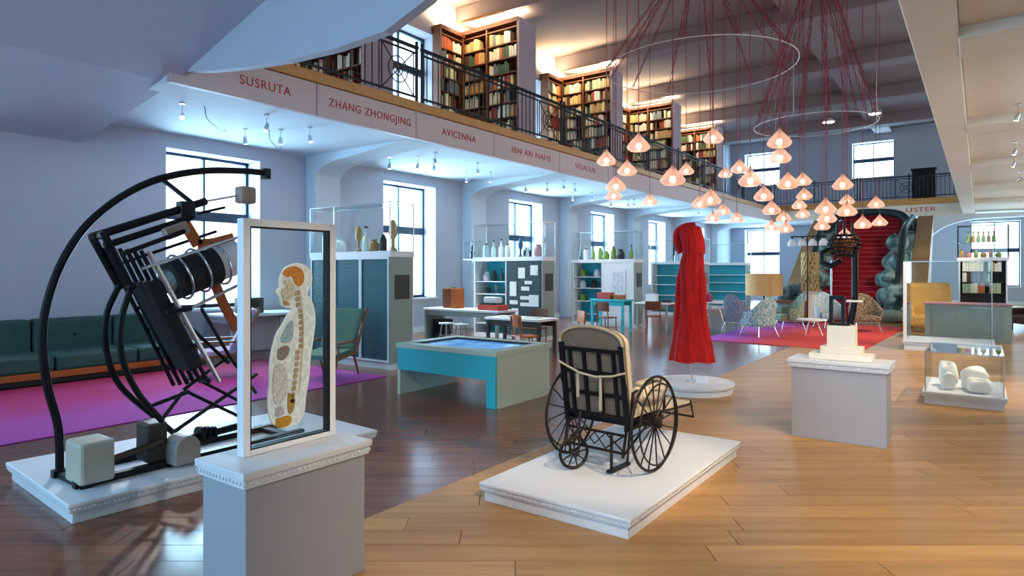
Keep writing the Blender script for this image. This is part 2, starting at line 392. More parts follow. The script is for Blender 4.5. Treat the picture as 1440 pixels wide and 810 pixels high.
for txt, y0, y1, s in (('SUSRUTA', 5.36, 6.24, .2), ('ZHANG ZHONGJING', 7.0, 8.95, .2), ('AVICENNA', 9.85, 10.95, .2), ('IBN AN NAFIS', 12.3, 14.0, .2), ('VESALIUS', 15.25, 16.4, .2)):
    lettering(txt, fa, s, (XF+.003, (y0+y1)/2, 4.575), (PI/2, 0, PI/2), y1-y0)
nt_ += 1
fe = st(MB().box(XF-.05, XR, YF, YF+.1, ZS, ZG-.03).build('trim_%d' % nt_, M['warm']), 'pale end fascia with a name in red')
for a, b in zip([XF, -6.9, -4.8, -2.7], [-6.9, -4.8, -2.7, XR]): MB().box(a+.01, b-.01, YF-.035, YF, ZS, 4.84).build('fascia_panel', M['warm'], fe)
MB().box(XF, XR, YF-.05, YF+.1, 4.85, ZG+.12).build('curb', M['gold'], fe)
lettering('LISTER', fe, .3, (-2.3, YF-.038, 4.6), (PI/2, 0, 0), 1.2)

# ------------------------------------------------------------------ railings: one per bay, balusters as parts
bal = MB().cyl((0, 0, 0), (0, 0, 1.04), .0125, n=6).mesh('baluster', M['rail'])
post = MB().box(-.022, .022, -.022, .022, 0, 1.16).add(*(lambda m: (m.v, m.f))(MB().ball((0, 0, 1.19), .035, 8, 6))).mesh('post', M['rail'])
def railing(p0, p1, n, label, ornament):
    p0 = Vector(p0); p1 = Vector(p1); L = (p1-p0).length; rz = math.atan2(p1.y-p0.y, p1.x-p0.x)
    t = thing('gallery_railing', label, 'railing', p0, rz, 'railing sections along the galleries')
    MB().box(0, L, -.035, .035, 1.07, 1.12).build('top_rail', M['rail'], t); MB().box(0, L, -.018, .018, .97, 1.0).build('upper_rail', M['rail'], t)
    MB().box(0, L, -.018, .018, .095, .13).build('bottom_rail', M['rail'], t)
    put('post', post, t, (.03, 0, 0)); put('post', post, t, (L/2, 0, 0)); put('post', post, t, (L-.03, 0, 0))
    for i in range(1, n):
        x = L*i/n
        if ornament and abs(x-ornament) < .42: continue
        put('baluster', bal, t, (x, 0, .06))
    if ornament:
        m = MB()
        for dx in (-.42, .42): m.cyl((ornament+dx, 0, .1), (ornament+dx, 0, 1.0), .014, n=6)
        m.tube([(ornament-.42, 0, .12), (ornament+.42, 0, .98)], .012, 6).tube([(ornament-.42, 0, .98), (ornament+.42, 0, .12)], .012, 6)
        m.ring((ornament, 0, .55), (0, 1, 0), .25, .012, 20, 5).ring((ornament, 0, .55), (0, 1, 0), .12, .012, 16, 5)
        m.build('lattice_panel', M['rail'], t)
    return t
names = ['SUSRUTA', 'ZHANG ZHONGJING', 'AVICENNA', 'IBN AN NAFIS', 'VESALIUS']
edges = [4.75, 9.25, 14.7, 20.15, 25.6, 31.0, 36.1]
lab = ['black iron gallery railing rising behind the near cross beam', 'black iron railing section from the third name panel to the first full bookcase',
       'black iron railing section in front of the first full bookcase end', 'black iron railing section between the second and third bookcase ends',
       'black iron railing section between the third and fourth bookcase ends', 'black iron railing section running into the far gallery corner']
for i, (a, b) in enumerate(zip(edges, edges[1:])): railing((XF-.06, a+.05, ZG+.002), (XF-.06, b-.05, ZG+.002), int((b-a)/.17), lab[i], (b-a)*.86 if i < 5 else None)
railing((XF, YF+.04, ZG+.122), (-4.96, YF+.04, ZG+.12), 24, 'black iron railing of the end gallery beside its left window', 1.8)
railing((-4.9, YF+.04, ZG+.122), (XR, YF+.04, ZG+.12), 25, 'black iron railing of the end gallery before its bright window', 2.0)

t = thing('dark_cupboard', 'dark cupboard standing on the end gallery beside its window', 'cupboard', (-2.3, 38.6, ZG))
MB().box(-.5, .5, -.25, .25, .05, 1.75).build('cupboard_body', M['rail'], t, bevel=.01); MB().box(-.55, .55, -.3, .3, 1.75, 1.83).build('cornice', M['rail'], t)
for x in (-.48, .01): MB().box(x, x+.47, -.27, -.251, .1, 1.7).build('door', M['rail'], t)
MB().box(-.5, .5, -.24, .24, 0, .05).build('foot', M['rail'], t)

# ------------------------------------------------------------------ gallery bookcases and books
BC = [('cream', '#efe6c4'), ('ivory', '#f4efdf'), ('tan', '#c9a468'), ('orange', '#c8662f'), ('red', '#a23a2c'), ('pale green', '#b3bf98'), ('dark green', '#4c6248'), ('slate', '#66707a'), ('brown', '#5e3c28'), ('pale yellow', '#e6d68e')]
BM = {}
for i, (n, c) in enumerate(BC):
    mm = mat('book_'+n.replace(' ', '_'), c, .6, var=.15, scale=20)
    for s, (th, h) in enumerate(((.07, .29), (.085, .32), (.11, .34), (.06, .25))):
        q = MB(); q.prism([(-th/2, 0), (-th/2+.008, -.012), (th/2-.008, -.012), (th/2, 0), (th/2, .2), (-th/2, .2)], 'z', 0, h)
        BM[i, s] = (q.mesh('book', mm), th, h)
def fin_shelf_books(loc_fn, rot, x0, x1, zs, individual, case_label, group, stuff_label, weights, parent=None):
    acc = None
    for si, z in enumerate(zs):
        x = x0 + .03; end = x1 - R.choice((.03, .03, .25))
        ci = R.choices(range(10), weights)[0]
        while True:
            if R.random() < .45: ci = R.choices(range(10), weights)[0]
            me, th, h = BM[ci, R.randrange(4)]
            if x + th > end: break
            sc = 1.12 if individual else 1.0
            if x + th*sc > end: break
            if individual:
                b = put('book', me, None, loc_fn(x+th*sc/2, z+.003), rot, (sc, 1, 1))
                tag(b, '%s book, shelf %s from top, %s' % (BC[ci][0], ['one', 'two', 'three', 'four', 'five', 'six', 'seven', 'eight', 'nine'][si], case_label), 'book', group)
                individual_count[0] += 1
            else:
                acc = acc or {}
                l = Vector(loc_fn(x+th/2, z)); mt = Matrix.Translation(l) @ Matrix.Rotation(rot[2], 4, 'Z')
                acc.setdefault(ci, MB()).add([mt @ v.co for v in me.vertices], [tuple(p.vertices) for p in me.polygons])
            x += th*sc + (.002 if R.random() < .93 else .12)
    if acc:
        big = MB(); ms = []
        for ci, q in acc.items(): big.add(q.v, q.f, len(ms)); ms.append(MATS['book_'+BC[ci][0].replace(' ', '_')])
        o = big.build('book_rows', ms, parent); o['kind'] = 'stuff'
        if parent is None: tag(o, stuff_label, 'books')
individual_count = [0]
lampm = mat('warm_cove_lamp', '#ffd9a0', .5, emit=14)
def bookcase(name, label, W, Dp, Hh, cols, nsh, loc, rz, lamp=True, end_panel=True, back=True):
    """open front towards local -y, x from 0 to W"""
    t = thing(name, label, 'bookcase', loc, rz, 'dark wood gallery bookcases')
    b = MB().box(.04, W-.04, Dp-.02, Dp, 0, Hh); b.build('back_panel', M['wood_d'], t)
    for i in range(cols+1):
        x = W*i/cols; x0 = min(max(x-.025, 0), W-.05); MB().box(x0, x0+.05, 0, Dp-.02, 0, Hh).build('upright', M['wood_d'], t)
    zs = []
    for s in range(nsh+1):
        z = .1 + (Hh-.32)*s/nsh; MB().box(.05, W-.05, .012, Dp-.02, z-.03, z).build('shelf', M['wood_d'], t)
        if s < nsh: zs.append(z)
    MB().box(-.02, W+.02, -.03, Dp+.01, Hh-.12, Hh).build('cornice', M['wood_d'], t, bevel=.01)
    MB().box(0, W, .01, Dp-.02, 0, .07).build('kick_board', M['wood_d'], t)
    if end_panel: MB().box(W, W+.05, -.02, .8, 0, Hh-.02).build('end_panel', M['endp'], t)
    if lamp: MB().box(.15, W-.15, Dp*.3, Dp*.3+.08, Hh+.005, Hh+.05).build('cove_lamp', lampm, t)
    return t, zs[::-1]
WT = [5, 5, 3, 2, 2, 3, 2, 2, 2, 3]; WDK = [2, 2, 2, 1, 2, 2, 4, 4, 4, 1]
over = ['by the near beam', 'over the fourth name', 'just past the fifth name', 'second past the fifth name', 'last before the end gallery']
for k in range(-1, 4):
    yf = 14.2 + BAY*k; Hh = 3.6
    fin, zs = bookcase('gallery_bookcase', 'dark wood bookcase projecting from the wall %s' % over[k+1], 2.2, .38, Hh, 2, 8, (XW+.02, yf, ZG), 0)
    ind = k in (0, 1)
    for c in range(2):
        fin_shelf_books(lambda x, z: (XW+.02+x, yf+.06, ZG+z), (0, 0, 0), 1.1*c+.03, 1.1*c+1.07, zs, ind, 'projecting bookcase ' + over[k+1], 'books in the projecting bookcases', 'rows of old books in the projecting bookcase ' + over[k+1], WT if k >= 0 else WDK)
    # wall bookcase: open towards +x
    t, zs = bookcase('side_bookcase', 'narrow dark bookcase on the wall beside the projecting one %s' % over[k+1], 1.0, .32, Hh-.1, 1, 8, (XW+.34, yf-1.06, ZG), PI/2, True, False)
    fin_shelf_books(lambda x, z: (XW+.30, yf-1.05+x, ZG+z), (0, 0, PI/2), .04, .96, zs, k == 0, 'wall bookcase ' + over[k+1], 'books in the wall bookcase', 'rows of old books in the wall bookcase ' + over[k+1], WT if k >= 0 else WDK)
    m = MB().box(.2, 2.0, -.47, -.42, Hh+.06, Hh+.1)
    for x in (.4, 1.8): m.tube([(x, .1, Hh+.01), (x, -.2, Hh+.14), (x, -.44, Hh+.09)], .012, 6)
    m.build('shelf_lamp', M['gold'], fin)
    lo = area('shelf_light', (XW+1.12, yf-.45, ZG+Hh+.05), (math.radians(28), 0, 0), 1.7, .06, 34, (1, .78, .50))
    area('cove_light', (XW+1.3, yf+.15, ZG+Hh+.08), (PI, 0, 0), 1.9, .2, 150, (1, .72, .40))
    area('cove_light_wall', (XW+.3, yf-.6, ZG+Hh), (PI, 0, 0), .2, .8, 55, (1, .70, .36))
print('individual books', individual_count[0])

# ------------------------------------------------------------------ plinths and cases
def plinth(name, label, x0, x1, y0, y1, h, body='plinth', over=.03, slab=.05, bead=True, rz=0):
    cx, cy = (x0+x1)/2, (y0+y1)/2; a, b = (x1-x0)/2, (y1-y0)/2
    t = thing(name, label, 'plinth', (cx, cy, 0), rz)
    MB().box(-a+over, a-over, -b+over, b-over, 0, h-slab).build('body', M[body], t, bevel=.004)
    MB().box(-a, a, -b, b, h-slab*.55, h).build('top_slab', M['plinth'], t, bevel=.008)
    MB().box(-a+over*.4, a-over*.4, -b+over*.4, b-over*.4, h-slab-.012, h-slab*.55).build('moulding', M['plinth'], t, bevel=.006)
    if bead:
        m = MB(); z = h-slab*.8; o = over*.4; st_ = .03
        for i in range(int(2*a/st_)):
            for s in (-1, 1): m.ball((-a+st_*(i+.5), s*(b-o), z), .011, 6, 4)
        for i in range(int(2*b/st_)):
            for s in (-1, 1): m.ball((s*(a-o), -b+st_*(i+.5), z), .011, 6, 4)
        m.build('bead_course', M['plinth'], t, smooth=True)
    return t
def glass_box(t, x0, x1, y0, y1, z0, z1, edge='steel', top=True, er=.006):
    g = .008
    for n, q in (('pane', (x0, x1, y0, y0+g)), ('pane', (x0, x1, y1-g, y1)), ('pane', (x0, x0+g, y0+g, y1-g)), ('pane', (x1-g, x1, y0+g, y1-g))):
        MB().box(*q, z0, z1-g).build(n, M['case_glass'], t)
    if top: MB().box(x0, x1, y0, y1, z1-g, z1).build('pane', M['case_glass'], t)
    if edge:
        m = MB()
        for x in (x0, x1):
            for y in (y0, y1): m.box(x-er, x+er, y-er, y+er, z0, z1)
        for z in (z1,):
            for x in (x0, x1): m.box(x-er, x+er, y0, y1, z-er, z+er)
            for y in (y0, y1): m.box(x0, x1, y-er, y+er, z-er, z+er)
        m.build('edge_trim', M[edge], t)

plinth('tall_plinth', 'tall grey plinth with beaded white top under the body slice case', -3.24, -2.79, 1.68, 2.47, .74, 'ped', .03, .07)
# framed case with the body slice
t = thing('display_case', 'upright white-framed glass case on the tall grey plinth', 'display case', (-3.06, 2.1, .742))
fy0, fy1, fz1, W_ = -.275, .305, 1.225, .04
m = MB()
for q in ((fy0, fy0+W_, 0, fz1), (fy1-W_, fy1, 0, fz1), (fy0+W_, fy1-W_, fz1-W_, fz1), (fy0+W_, fy1-W_, 0, .03)): m.box(-.03, .03, *q)
m.build('frame', M['white'], t, bevel=.004)
MB().box(.02, .025, fy0+W_, fy1-W_, .03, fz1-W_).build('front_pane', M['case_glass'], t)
MB().box(-.025, -.02, fy0+W_, fy1-W_, .03, fz1-W_).build('back_pane', M['case_glass'], t)
m = MB()
for q in ((fy0+W_, fy0+W_+.006, .03, fz1-W_), (fy1-W_-.006, fy1-W_, .03, fz1-W_), (fy0+W_+.006, fy1-W_-.006, fz1-W_-.006, fz1-W_), (fy0+W_+.006, fy1-W_-.006, .03, .036)): m.box(-.028, .028, *q)
m.build('gasket', M['black'], t)
BO = [(2.0, 1.69), (2.02, 1.71), (2.08, 1.73), (2.14, 1.72), (2.17, 1.69), (2.18, 1.65), (2.16, 1.6), (2.15, 1.57), (2.17, 1.54), (2.19, 1.5), (2.2, 1.43), (2.19, 1.34), (2.17, 1.23), (2.16, 1.12), (2.14, 1.02), (2.13, .94), (2.1, .89), (2.06, .88), (2.02, .87), (1.96, .9), (1.93, .94), (1.92, 1.03), (1.93, 1.13), (1.93, 1.2), (1.94, 1.28), (1.97, 1.37), (2.0, 1.41), (2.04, 1.47), (2.07, 1.5), (2.04, 1.505), (2.02, 1.51), (2.0, 1.52), (1.99, 1.545), (1.98, 1.57), (1.966, 1.588), (1.985, 1.61), (1.985, 1.65)]
BK = 1.035
bl = [(y*BK, (z-1.7)*BK+1.7) for y, z in BO]
sm = [(p.x, p.y) for p in bez([(a, b, 0) for a, b in bl] + [(bl[0][0], bl[0][1], 0)], 4)[:-1]]
cy_ = sum(p[0] for p in bl)/len(bl); cz_ = sum(p[1] for p in bl)/len(bl)
t = thing('body_slice', 'thin sagittal slice of a human head and torso inside the framed case', 'anatomy specimen', (-3.06, cy_, .8))
loc = [(a-cy_, b-.8) for a, b in sm]
flesh = mat('plastinate_flesh', '#f4f7f8', .3, scale=38, bump=.3, col2='#d6e1e7'); 
rim = mat('plastinate_rim', '#f8f9f6', .4, var=.06, scale=30)
MB().prism(loc, 'x', -.006, .006).build('body_section', flesh, t)
MB().tube([(0, a, b) for a, b in loc], .0085, 6, True).build('skin_rim', rim, t, smooth=True)
def Q(px, py): # specimen drawing coordinates (in thirds of a pixel of the survey sketch) to local y, z
    y = 1.89 + (px-100)/3*.00395; z = 1.737 - (py-62)/3*.00381
    return (y*BK-cy_, (z-1.7)*BK+1.7-.8)
def organ(name, pts, col, th=.011, rough=.45, label=None):
    P = [Q(*p) for p in pts]; q = [(v.x, v.y) for v in bez([(a, b, 0) for a, b in P] + [(P[0][0], P[0][1], 0)], 4)[:-1]]
    o = MB().prism(q, 'x', -th, th).build(name, mat('tissue_'+name, col, rough, var=.35, scale=70, bump=.4), t, bevel=.003)
    if label: o['label'] = label
organ('brain', [(180, 105), (195, 85), (230, 74), (262, 82), (280, 105), (280, 140), (258, 160), (240, 148), (225, 118), (200, 120)], '#e08a1c', label='orange brain section')
organ('skull_base', [(186, 135), (215, 128), (236, 152), (240, 185), (225, 205), (195, 222), (180, 205), (176, 178), (184, 165), (200, 160), (190, 148)], '#e2d6c2')
organ('jaw', [(182, 212), (205, 222), (214, 234), (188, 236)], '#c89a62')
for i in range(19):
    y = 178 + i*25; cx = 243 + 17*math.sin((y-150)/520*PI*1.35)*(1 if y < 420 else .6) + (8 if 250 < y < 420 else 0) - max(0, (y-470))*.07
    organ('vertebra', [(cx-9, y), (cx+9, y-1), (cx+9, y+17), (cx-9, y+18)], '#c9a684')
organ('spinal_cord', [(258, 185), (264, 185), (280, 330), (274, 470), (262, 600), (256, 600), (266, 470), (273, 330)], '#e6d9c0')
organ('lung', [(200, 318), (225, 300), (232, 345), (222, 385), (186, 392), (172, 372)], '#a4c2d0', label='bluish lung section')
organ('heart', [(160, 415), (190, 402), (212, 412), (208, 440), (182, 462), (158, 452)], '#9c8a80', label='brown heart section')
organ('bowel', [(145, 480), (185, 480), (205, 540), (195, 620), (150, 640), (135, 560)], '#dfe4e8')
organ('sacrum', [(205, 600), (232, 612), (238, 650), (222, 690), (205, 672)], '#b8904a')
organ('pelvis', [(150, 700), (205, 695), (225, 712), (205, 738), (155, 735)], '#d0962c', label='golden pelvis section')
organ('bladder', [(150, 652), (180, 650), (186, 685), (150, 688)], '#c6c2d4')
MB().box(-.012, .012, -.1, .1, -.026, -.0).build('slice_stand', M['case_glass'], t)
for dy in (-.09, .05): MB().box(-.012, .012, dy, dy+.02, -.02, .12).build('support_clip', M['case_glass'], t)

# wheelchair on its plinth
plinth('low_plinth', 'low white moulded plinth carrying the old wheelchair', -2.98, -1.76, 3.66, 5.95, .14, 'plinth', .03, .05)
iron = mat('rusted_iron', '#2a211d', .5, .5, var=.25, scale=20)
hide = mat('brown_hide_panel', '#74665a', .75, var=.2, scale=25); cush = mat('worn_cream_cushion', '#cfc0a6', .9, var=.2, scale=14, bump=.4)
t = thing('wheelchair', 'antique wheelchair with slatted black back and worn cream cushions', 'wheelchair', (-2.42, 4.7, .142), math.radians(-4))
def wheel(name, c, Rr, r, nsp, parent, hub=.03):
    o = MB().ring(c, (1, 0, 0), Rr, r, 40, 8).build(name, iron, parent, smooth=True)
    MB().cyl((c[0]-.05, c[1], c[2]), (c[0]+.05, c[1], c[2]), hub, n=12).build('hub', iron, o)
    for i in range(nsp):
        a = 2*PI*i/nsp+.1
        MB().cyl((c[0], c[1], c[2]), (c[0], c[1]+(Rr-r)*math.cos(a), c[2]+(Rr-r)*math.sin(a)), .006, n=5).build('spoke', iron, o)
    return o
WR = .36
for s in (-1, 1):
    wheel('drive_wheel', (s*.39, -.02, WR+.012), WR, .012, 16, t)
    MB().ring((s*.43, -.02, WR+.012), (1, 0, 0), WR*.86, .007, 36, 6).build('push_rim', iron, t, smooth=True)
cw = wheel('caster_wheel', (0, 0, 0), .118, .013, 9, t, .022); cw.location = (-.12, -.38, .131); cw.rotation_euler = (0, 0, math.radians(-28))
m = MB().tube([(-.16, -.38, .115), (-.16, -.36, .25), (-.12, -.32, .3), (-.08, -.36, .25), (-.08, -.38, .115)], .01, 6).cyl((-.12, -.32, .29), (-.12, -.28, .44), .012)
m.build('caster_fork', iron, t)
MB().cyl((-.44, -.02, WR+.012), (.44, -.02, WR+.012), .014).build('axle', iron, t)
# back: raked frame; local back coordinates then tilt
tilt = math.radians(9)
def bk(x, z, d=0):  # z along the back from the seat
    return (x, -.2 - z*math.sin(tilt) - d*math.cos(tilt), .40 + z*math.cos(tilt) - d*math.sin(tilt))
def bkslab(poly, d0, d1):
    q = MB(); n = len(poly); q.add([bk(x, z, d0) for x, z in poly] + [bk(x, z, d1) for x, z in poly], [tuple(range(n))[::-1], tuple(range(n, 2*n))] + [(i, (i+1) % n, n+(i+1) % n, n+i) for i in range(n)]); return q
arch = [(-.29, .02), (.29, .02), (.29, .62)] + [(.29*math.cos(a), .62+.12*math.sin(a)) for a in [PI*i/10 for i in range(1, 10)]] + [(-.29, .62)]
bkslab(arch, 0, .03).build('back_panel', hide, t)
bkslab([(x*1.0, z-.02) for x, z in arch], -.075, -.002).build('back_cushion', cush, t, bevel=.025)
for x in (-.275, -.2, -.068, .068, .2, .275):
    if abs(x) in (.275,): bkslab([(x-.02, -.05), (x+.02, -.05), (x+.02, .6), (x-.02, .6)], .03, .055).build('back_stile', M['black'], t)
    else: bkslab([(x-.014, .02), (x+.014, .02), (x+.014, .55), (x-.014, .55)], .03, .048).build('back_slat', M['black'], t)
for z in (.03, .2, .37, .55): bkslab([(-.27, z-.014), (.27, z-.014), (.27, z+.014), (-.27, z+.014)], .03, .052).build('back_rail', M['black'], t)
MB().tube([bk(x, z, .04) for x, z in [(-.285, .3), (-.285, .62)] + [(.285*math.cos(PI-a), .62+.12*math.sin(a)) for a in [PI*i/10 for i in range(1, 10)]] + [(.285, .62), (.285, .3)]], .012, 6).build('back_hoop', mat('cane_hoop', '#a89878', .6), t, smooth=True)
strapm = mat('canvas_strap', '#b7ab93', .85)
MB().tube([bk(-.37, .47, -.05), bk(-.3, .44, .06), bk(-.1, .37, .075), bk(.05, .35, .075), bk(.2, .37, .07), bk(.3, .4, .05)], .009, 6).build('strap', strapm, t)
for x, l in ((-.12, .18), (.09, .26)): MB().box(x-.01, x+.01, -.33, -.32, .74-l, .75).build('strap_tail', strapm, t)
bx = MB().box(-.27, .27, -.2, .34, .36, .40); bx.build('seat_board', M['black'], t)
MB().box(-.265, .265, -.17, .36, .402, .50).build('seat_cushion', cush, t, bevel=.035)
for s in (-1, 1):
    MB().tube([(s*.3, -.22, .40), (s*.3, -.2, .62), (s*.31, .0, .66), (s*.31, .22, .65), (s*.3, .32, .58), (s*.29, .33, .4)], .012, 6).build('arm_frame', iron, t)
    MB().box(s*.31-.04, s*.31+.04, -.12, .26, .66, .70).build('arm_pad', cush, t, bevel=.015)
    MB().box(s*.27-.012, s*.27+.012, -.26, .34, .33, .36).build('side_rail', iron, t)
    m = MB().cyl((s*.27, -.24, .345), (s*.27, -.3, .14), .012, n=6).cyl((s*.27, -.3, .15), (s*.36, -.09, .37), .01, n=6).cyl((s*.27, .3, .345), (s*.37, -.07, .37), .01, n=6); m.build('brace', iron, t)
    MB().cyl((s*.2, .34, .36), (s*.2, 1.02, .33), .012, n=6).build('leg_rest_bar', iron, t)
for y, z in ((-.28, .17), (-.26, .30), (-.1, .345), (.2, .345)): MB().cyl((-.27, y, z), (.27, y, z), .012, n=6).build('cross_bar', iron, t)
q = MB().tube([(-.26, -.27, .18), (-.1, -.27, .3), (0, -.27, .2), (.1, -.27, .3), (.26, -.27, .18)], .007, 5).tube([(-.26, -.27, .3), (-.1, -.27, .18), (0, -.27, .29), (.1, -.27, .18), (.26, -.27, .3)], .007, 5); q.build('scroll_work', iron, t)
MB().prism([(.34, .40), (1.02, .36), (1.02, .325), (.34, .365)], 'x', -.2, .2).build('leg_rest', cush, t)
MB().tube([(-.2, 1.03, .36), (-.2, 1.1, .2), (.2, 1.1, .2), (.2, 1.03, .36)], .011, 6).build('foot_bar', iron, t)
for s in (-1, 1): MB().ball((s*.29, .1, .60), (.085, .27, .1), 18, 10).build('fleece_pad', mat('fleece', '#dccfb8', .95, var=.2, scale=22, bump=.6), t, smooth=True)
for s in (-1, 1): MB().box(s*.27-.02, s*.27+.02, -.15, .32, .42, .58).build('side_panel', cush, t, bevel=.012)
MB().box(.14, .18, -.32, -.02, .012, .03).build('brake_foot', iron, t); MB().cyl((.16, -.28, .02), (.16, -.28, .3), .012, n=6).build('rear_leg', iron, t)
MB().cyl((.16, -.04, .02), (.22, -.1, .34), .01, n=6).build('rear_strut', iron, t)

# red fur garment on a round plinth
t = thing('round_plinth', 'low round white plinth under the red fur garment', 'plinth', (-3.29, 8.81, 0))
MB().lathe([(.0, 0), (.545, 0), (.55, .05), (.535, .06), (.56, .075), (.575, .11), (.57, .13), (0, .13)], 64).build('disc', M['plinth'], t, smooth=True)
tag(MB().box(-3.2, -3.05, 8.72, 8.76, .131, .23).build('caption_block', M['white'], bevel=.004), 'small white caption block on the round plinth', 'caption')
t = thing('fur_garment', 'long hooded red fur garment held on a thin clear stand', 'garment', (-3.29, 8.81, .13))
def garment():
    lv = [(.29, .335, .26, 0), (.34, .33, .255, 0), (.5, .30, .235, .0), (.8, .235, .19, .01), (1.1, .20, .17, .01), (1.35, .18, .16, .0), (1.55, .18, .155, -.01), (1.68, .175, .15, 0), (1.76, .16, .145, .01), (1.83, .15, .15, .02)]
    n = 48; V = []; F = []
    for i, (z, a, b, ox) in enumerate(lv):
        for k in range(n):
            ph = 2*PI*k/n; w_ = 1 + (.075 if z < .6 else .045)*math.sin(9*ph+z*2) + .03*math.sin(17*ph+3*z) + R.uniform(-.012, .012)
            V.append((a*w_*math.cos(ph)*.92 + ox, b*w_*math.sin(ph), z + (.012*math.sin(5*ph) if i == 0 else 0)))
    for i in range(len(lv)-1): F += [(i*n+k, i*n+(k+1) % n, (i+1)*n+(k+1) % n, (i+1)*n+k) for k in range(n)]
    F.append(tuple(range(n))[::-1])
    return MB().add(V, F)
g = garment().build('robe', M['fur'], t, smooth=True)
# hood: folded tube leaning forward (towards -x) with a face opening
hood = [(.03, 1.80, .155, .15), (.02, 1.92, .16, .15), (.0, 2.02, .165, .15), (-.02, 2.1, .16, .14), (.0, 2.16, .13, .12), (.03, 2.19, .07, .07), (.04, 2.2, .01, .01)]
V = []; F = []; n = 40
for ox, z, a, b in hood:
    for k in range(n):
        ph = 2*PI*k/n; w_ = 1+.04*math.sin(11*ph)+R.uniform(-.012, .012)
        x = a*math.cos(ph)*w_+ox; y = b*math.sin(ph)*w_
        if 1.86 < z < 2.08 and math.cos(ph+.55) < -.80: x *= .55; y *= .55
        V.append((x, y, z))
for i in range(len(hood)-1): F += [(i*n+k, i*n+(k+1) % n, (i+1)*n+(k+1) % n, (i+1)*n+k) for k in range(n)]
MB().add(V, F).build('hood', M['fur'], t, smooth=True)
MB().tube(bez([(-.15, -.02, 1.82), (-.19, -.03, 1.92), (-.21, -.04, 2.02), (-.19, -.03, 2.13), (-.08, -.02, 2.19), (.05, 0, 2.2)], 5), .05, 10).build('hood_rim', M['fur'], t, smooth=True)
for s in (-1, 1):
    MB().tube(bez([(s*.11, -.01, 1.7), (s*.155, -.03, 1.45), (s*.165, -.05, 1.15), (s*.175, -.06, .9), (s*.205, -.05, .6), (s*.24, -.03, .33)], 5), [.05]*5+[.06]*21, 10).build('front_fold', M['fur'], t, smooth=True)
MB().cyl((0, 0, 0), (0, 0, .6), .012).build('stand_rod', M['steel'], t)
MB().lathe([(0, 0), (.09, 0), (.09, .008), (0, .012)], 20).build('stand_foot', M['steel'], t)

# grey pedestal with the iron figure on a cream base
plinth('square_plinth', 'broad grey plinth with beaded white top beside the oak floor edge', -1.60, -.68, 6.97, 7.43, .80, 'ped', .035, .075)
t = thing('iron_figure', 'black iron contraption with a basket head on stepped cream base', 'sculpture', (-1.11, 7.2, .802))
MB().box(-.30, .26, -.14, .14, 0, .06).build('base_step', M['cream'], t, bevel=.006)
MB().box(-.2, .17, -.12, .12, .06, .13).build('base_step', M['cream'], t, bevel=.006)
MB().box(-.14, .11, -.1, .1, .13, .34).build('base_block', M['cream'], t, bevel=.006)
m = MB()
for x in (-.115, -.005):
    m.box(x-.016, x+.016, -.03, .03, .34, .62)
m.box(-.13, .01, -.03, .03, .60, .64); m.box(-.13, .05, -.05, .05, .34, .365)
m.build('leg_frame', M['black'], t, bevel=.004)
MB().cyl((-.115, 0, .62), (-.115, 0, 1.0), .008).build('thin_rod', M['steel'], t)
MB().tube([(.06, 0, .36), (.085, 0, .5), (.10, 0, .62), (.10, 0, 1.14)], .03, 10).build('post', M['black'], t, smooth=True)
MB().box(.03, .17, -.05, .05, .58, .60).build('post_collar', M['cream'], t)
m = MB()
for z, r in ((1.05, .09), (1.09, .125), (1.13, .145), (1.17, .15), (1.21, .14), (1.25, .11)): m.ring((0, 0, z), (0, 0, 1), r, .009, 28, 6)
for i in range(14):
    a = 2*PI*i/14; m.tube([(.08*math.cos(a), .08*math.sin(a), 1.03), (.15*math.cos(a), .15*math.sin(a), 1.15), (.1*math.cos(a+.2), .1*math.sin(a+.2), 1.27)], .007, 5)
m.build('basket_head', M['black'], t)
MB().lathe([(0, 1.08), (.09, 1.1), (.115, 1.16), (.09, 1.2), (0, 1.22)], 16).build('inner_cage', mat('copper_lattice', '#c26a2e', .4, .6, var=.5, scale=60), t)
MB().tube([(-.12, 0, 1.12), (-.2, 0, 1.08), (-.2, 0, .98), (-.12, 0, .94), (-.02, 0, 1.0)], .028, 8).build('side_arm', M['black'], t, smooth=True)
m = MB().cyl((.08, -.02, 1.24), (.08, -.02, 1.38), .012).cyl((-.06, 0, 1.26), (-.06, 0, 1.36), .012).cyl((.0, .03, 1.26), (.0, .03, 1.4), .012); m.build('spike', M['black'], t)

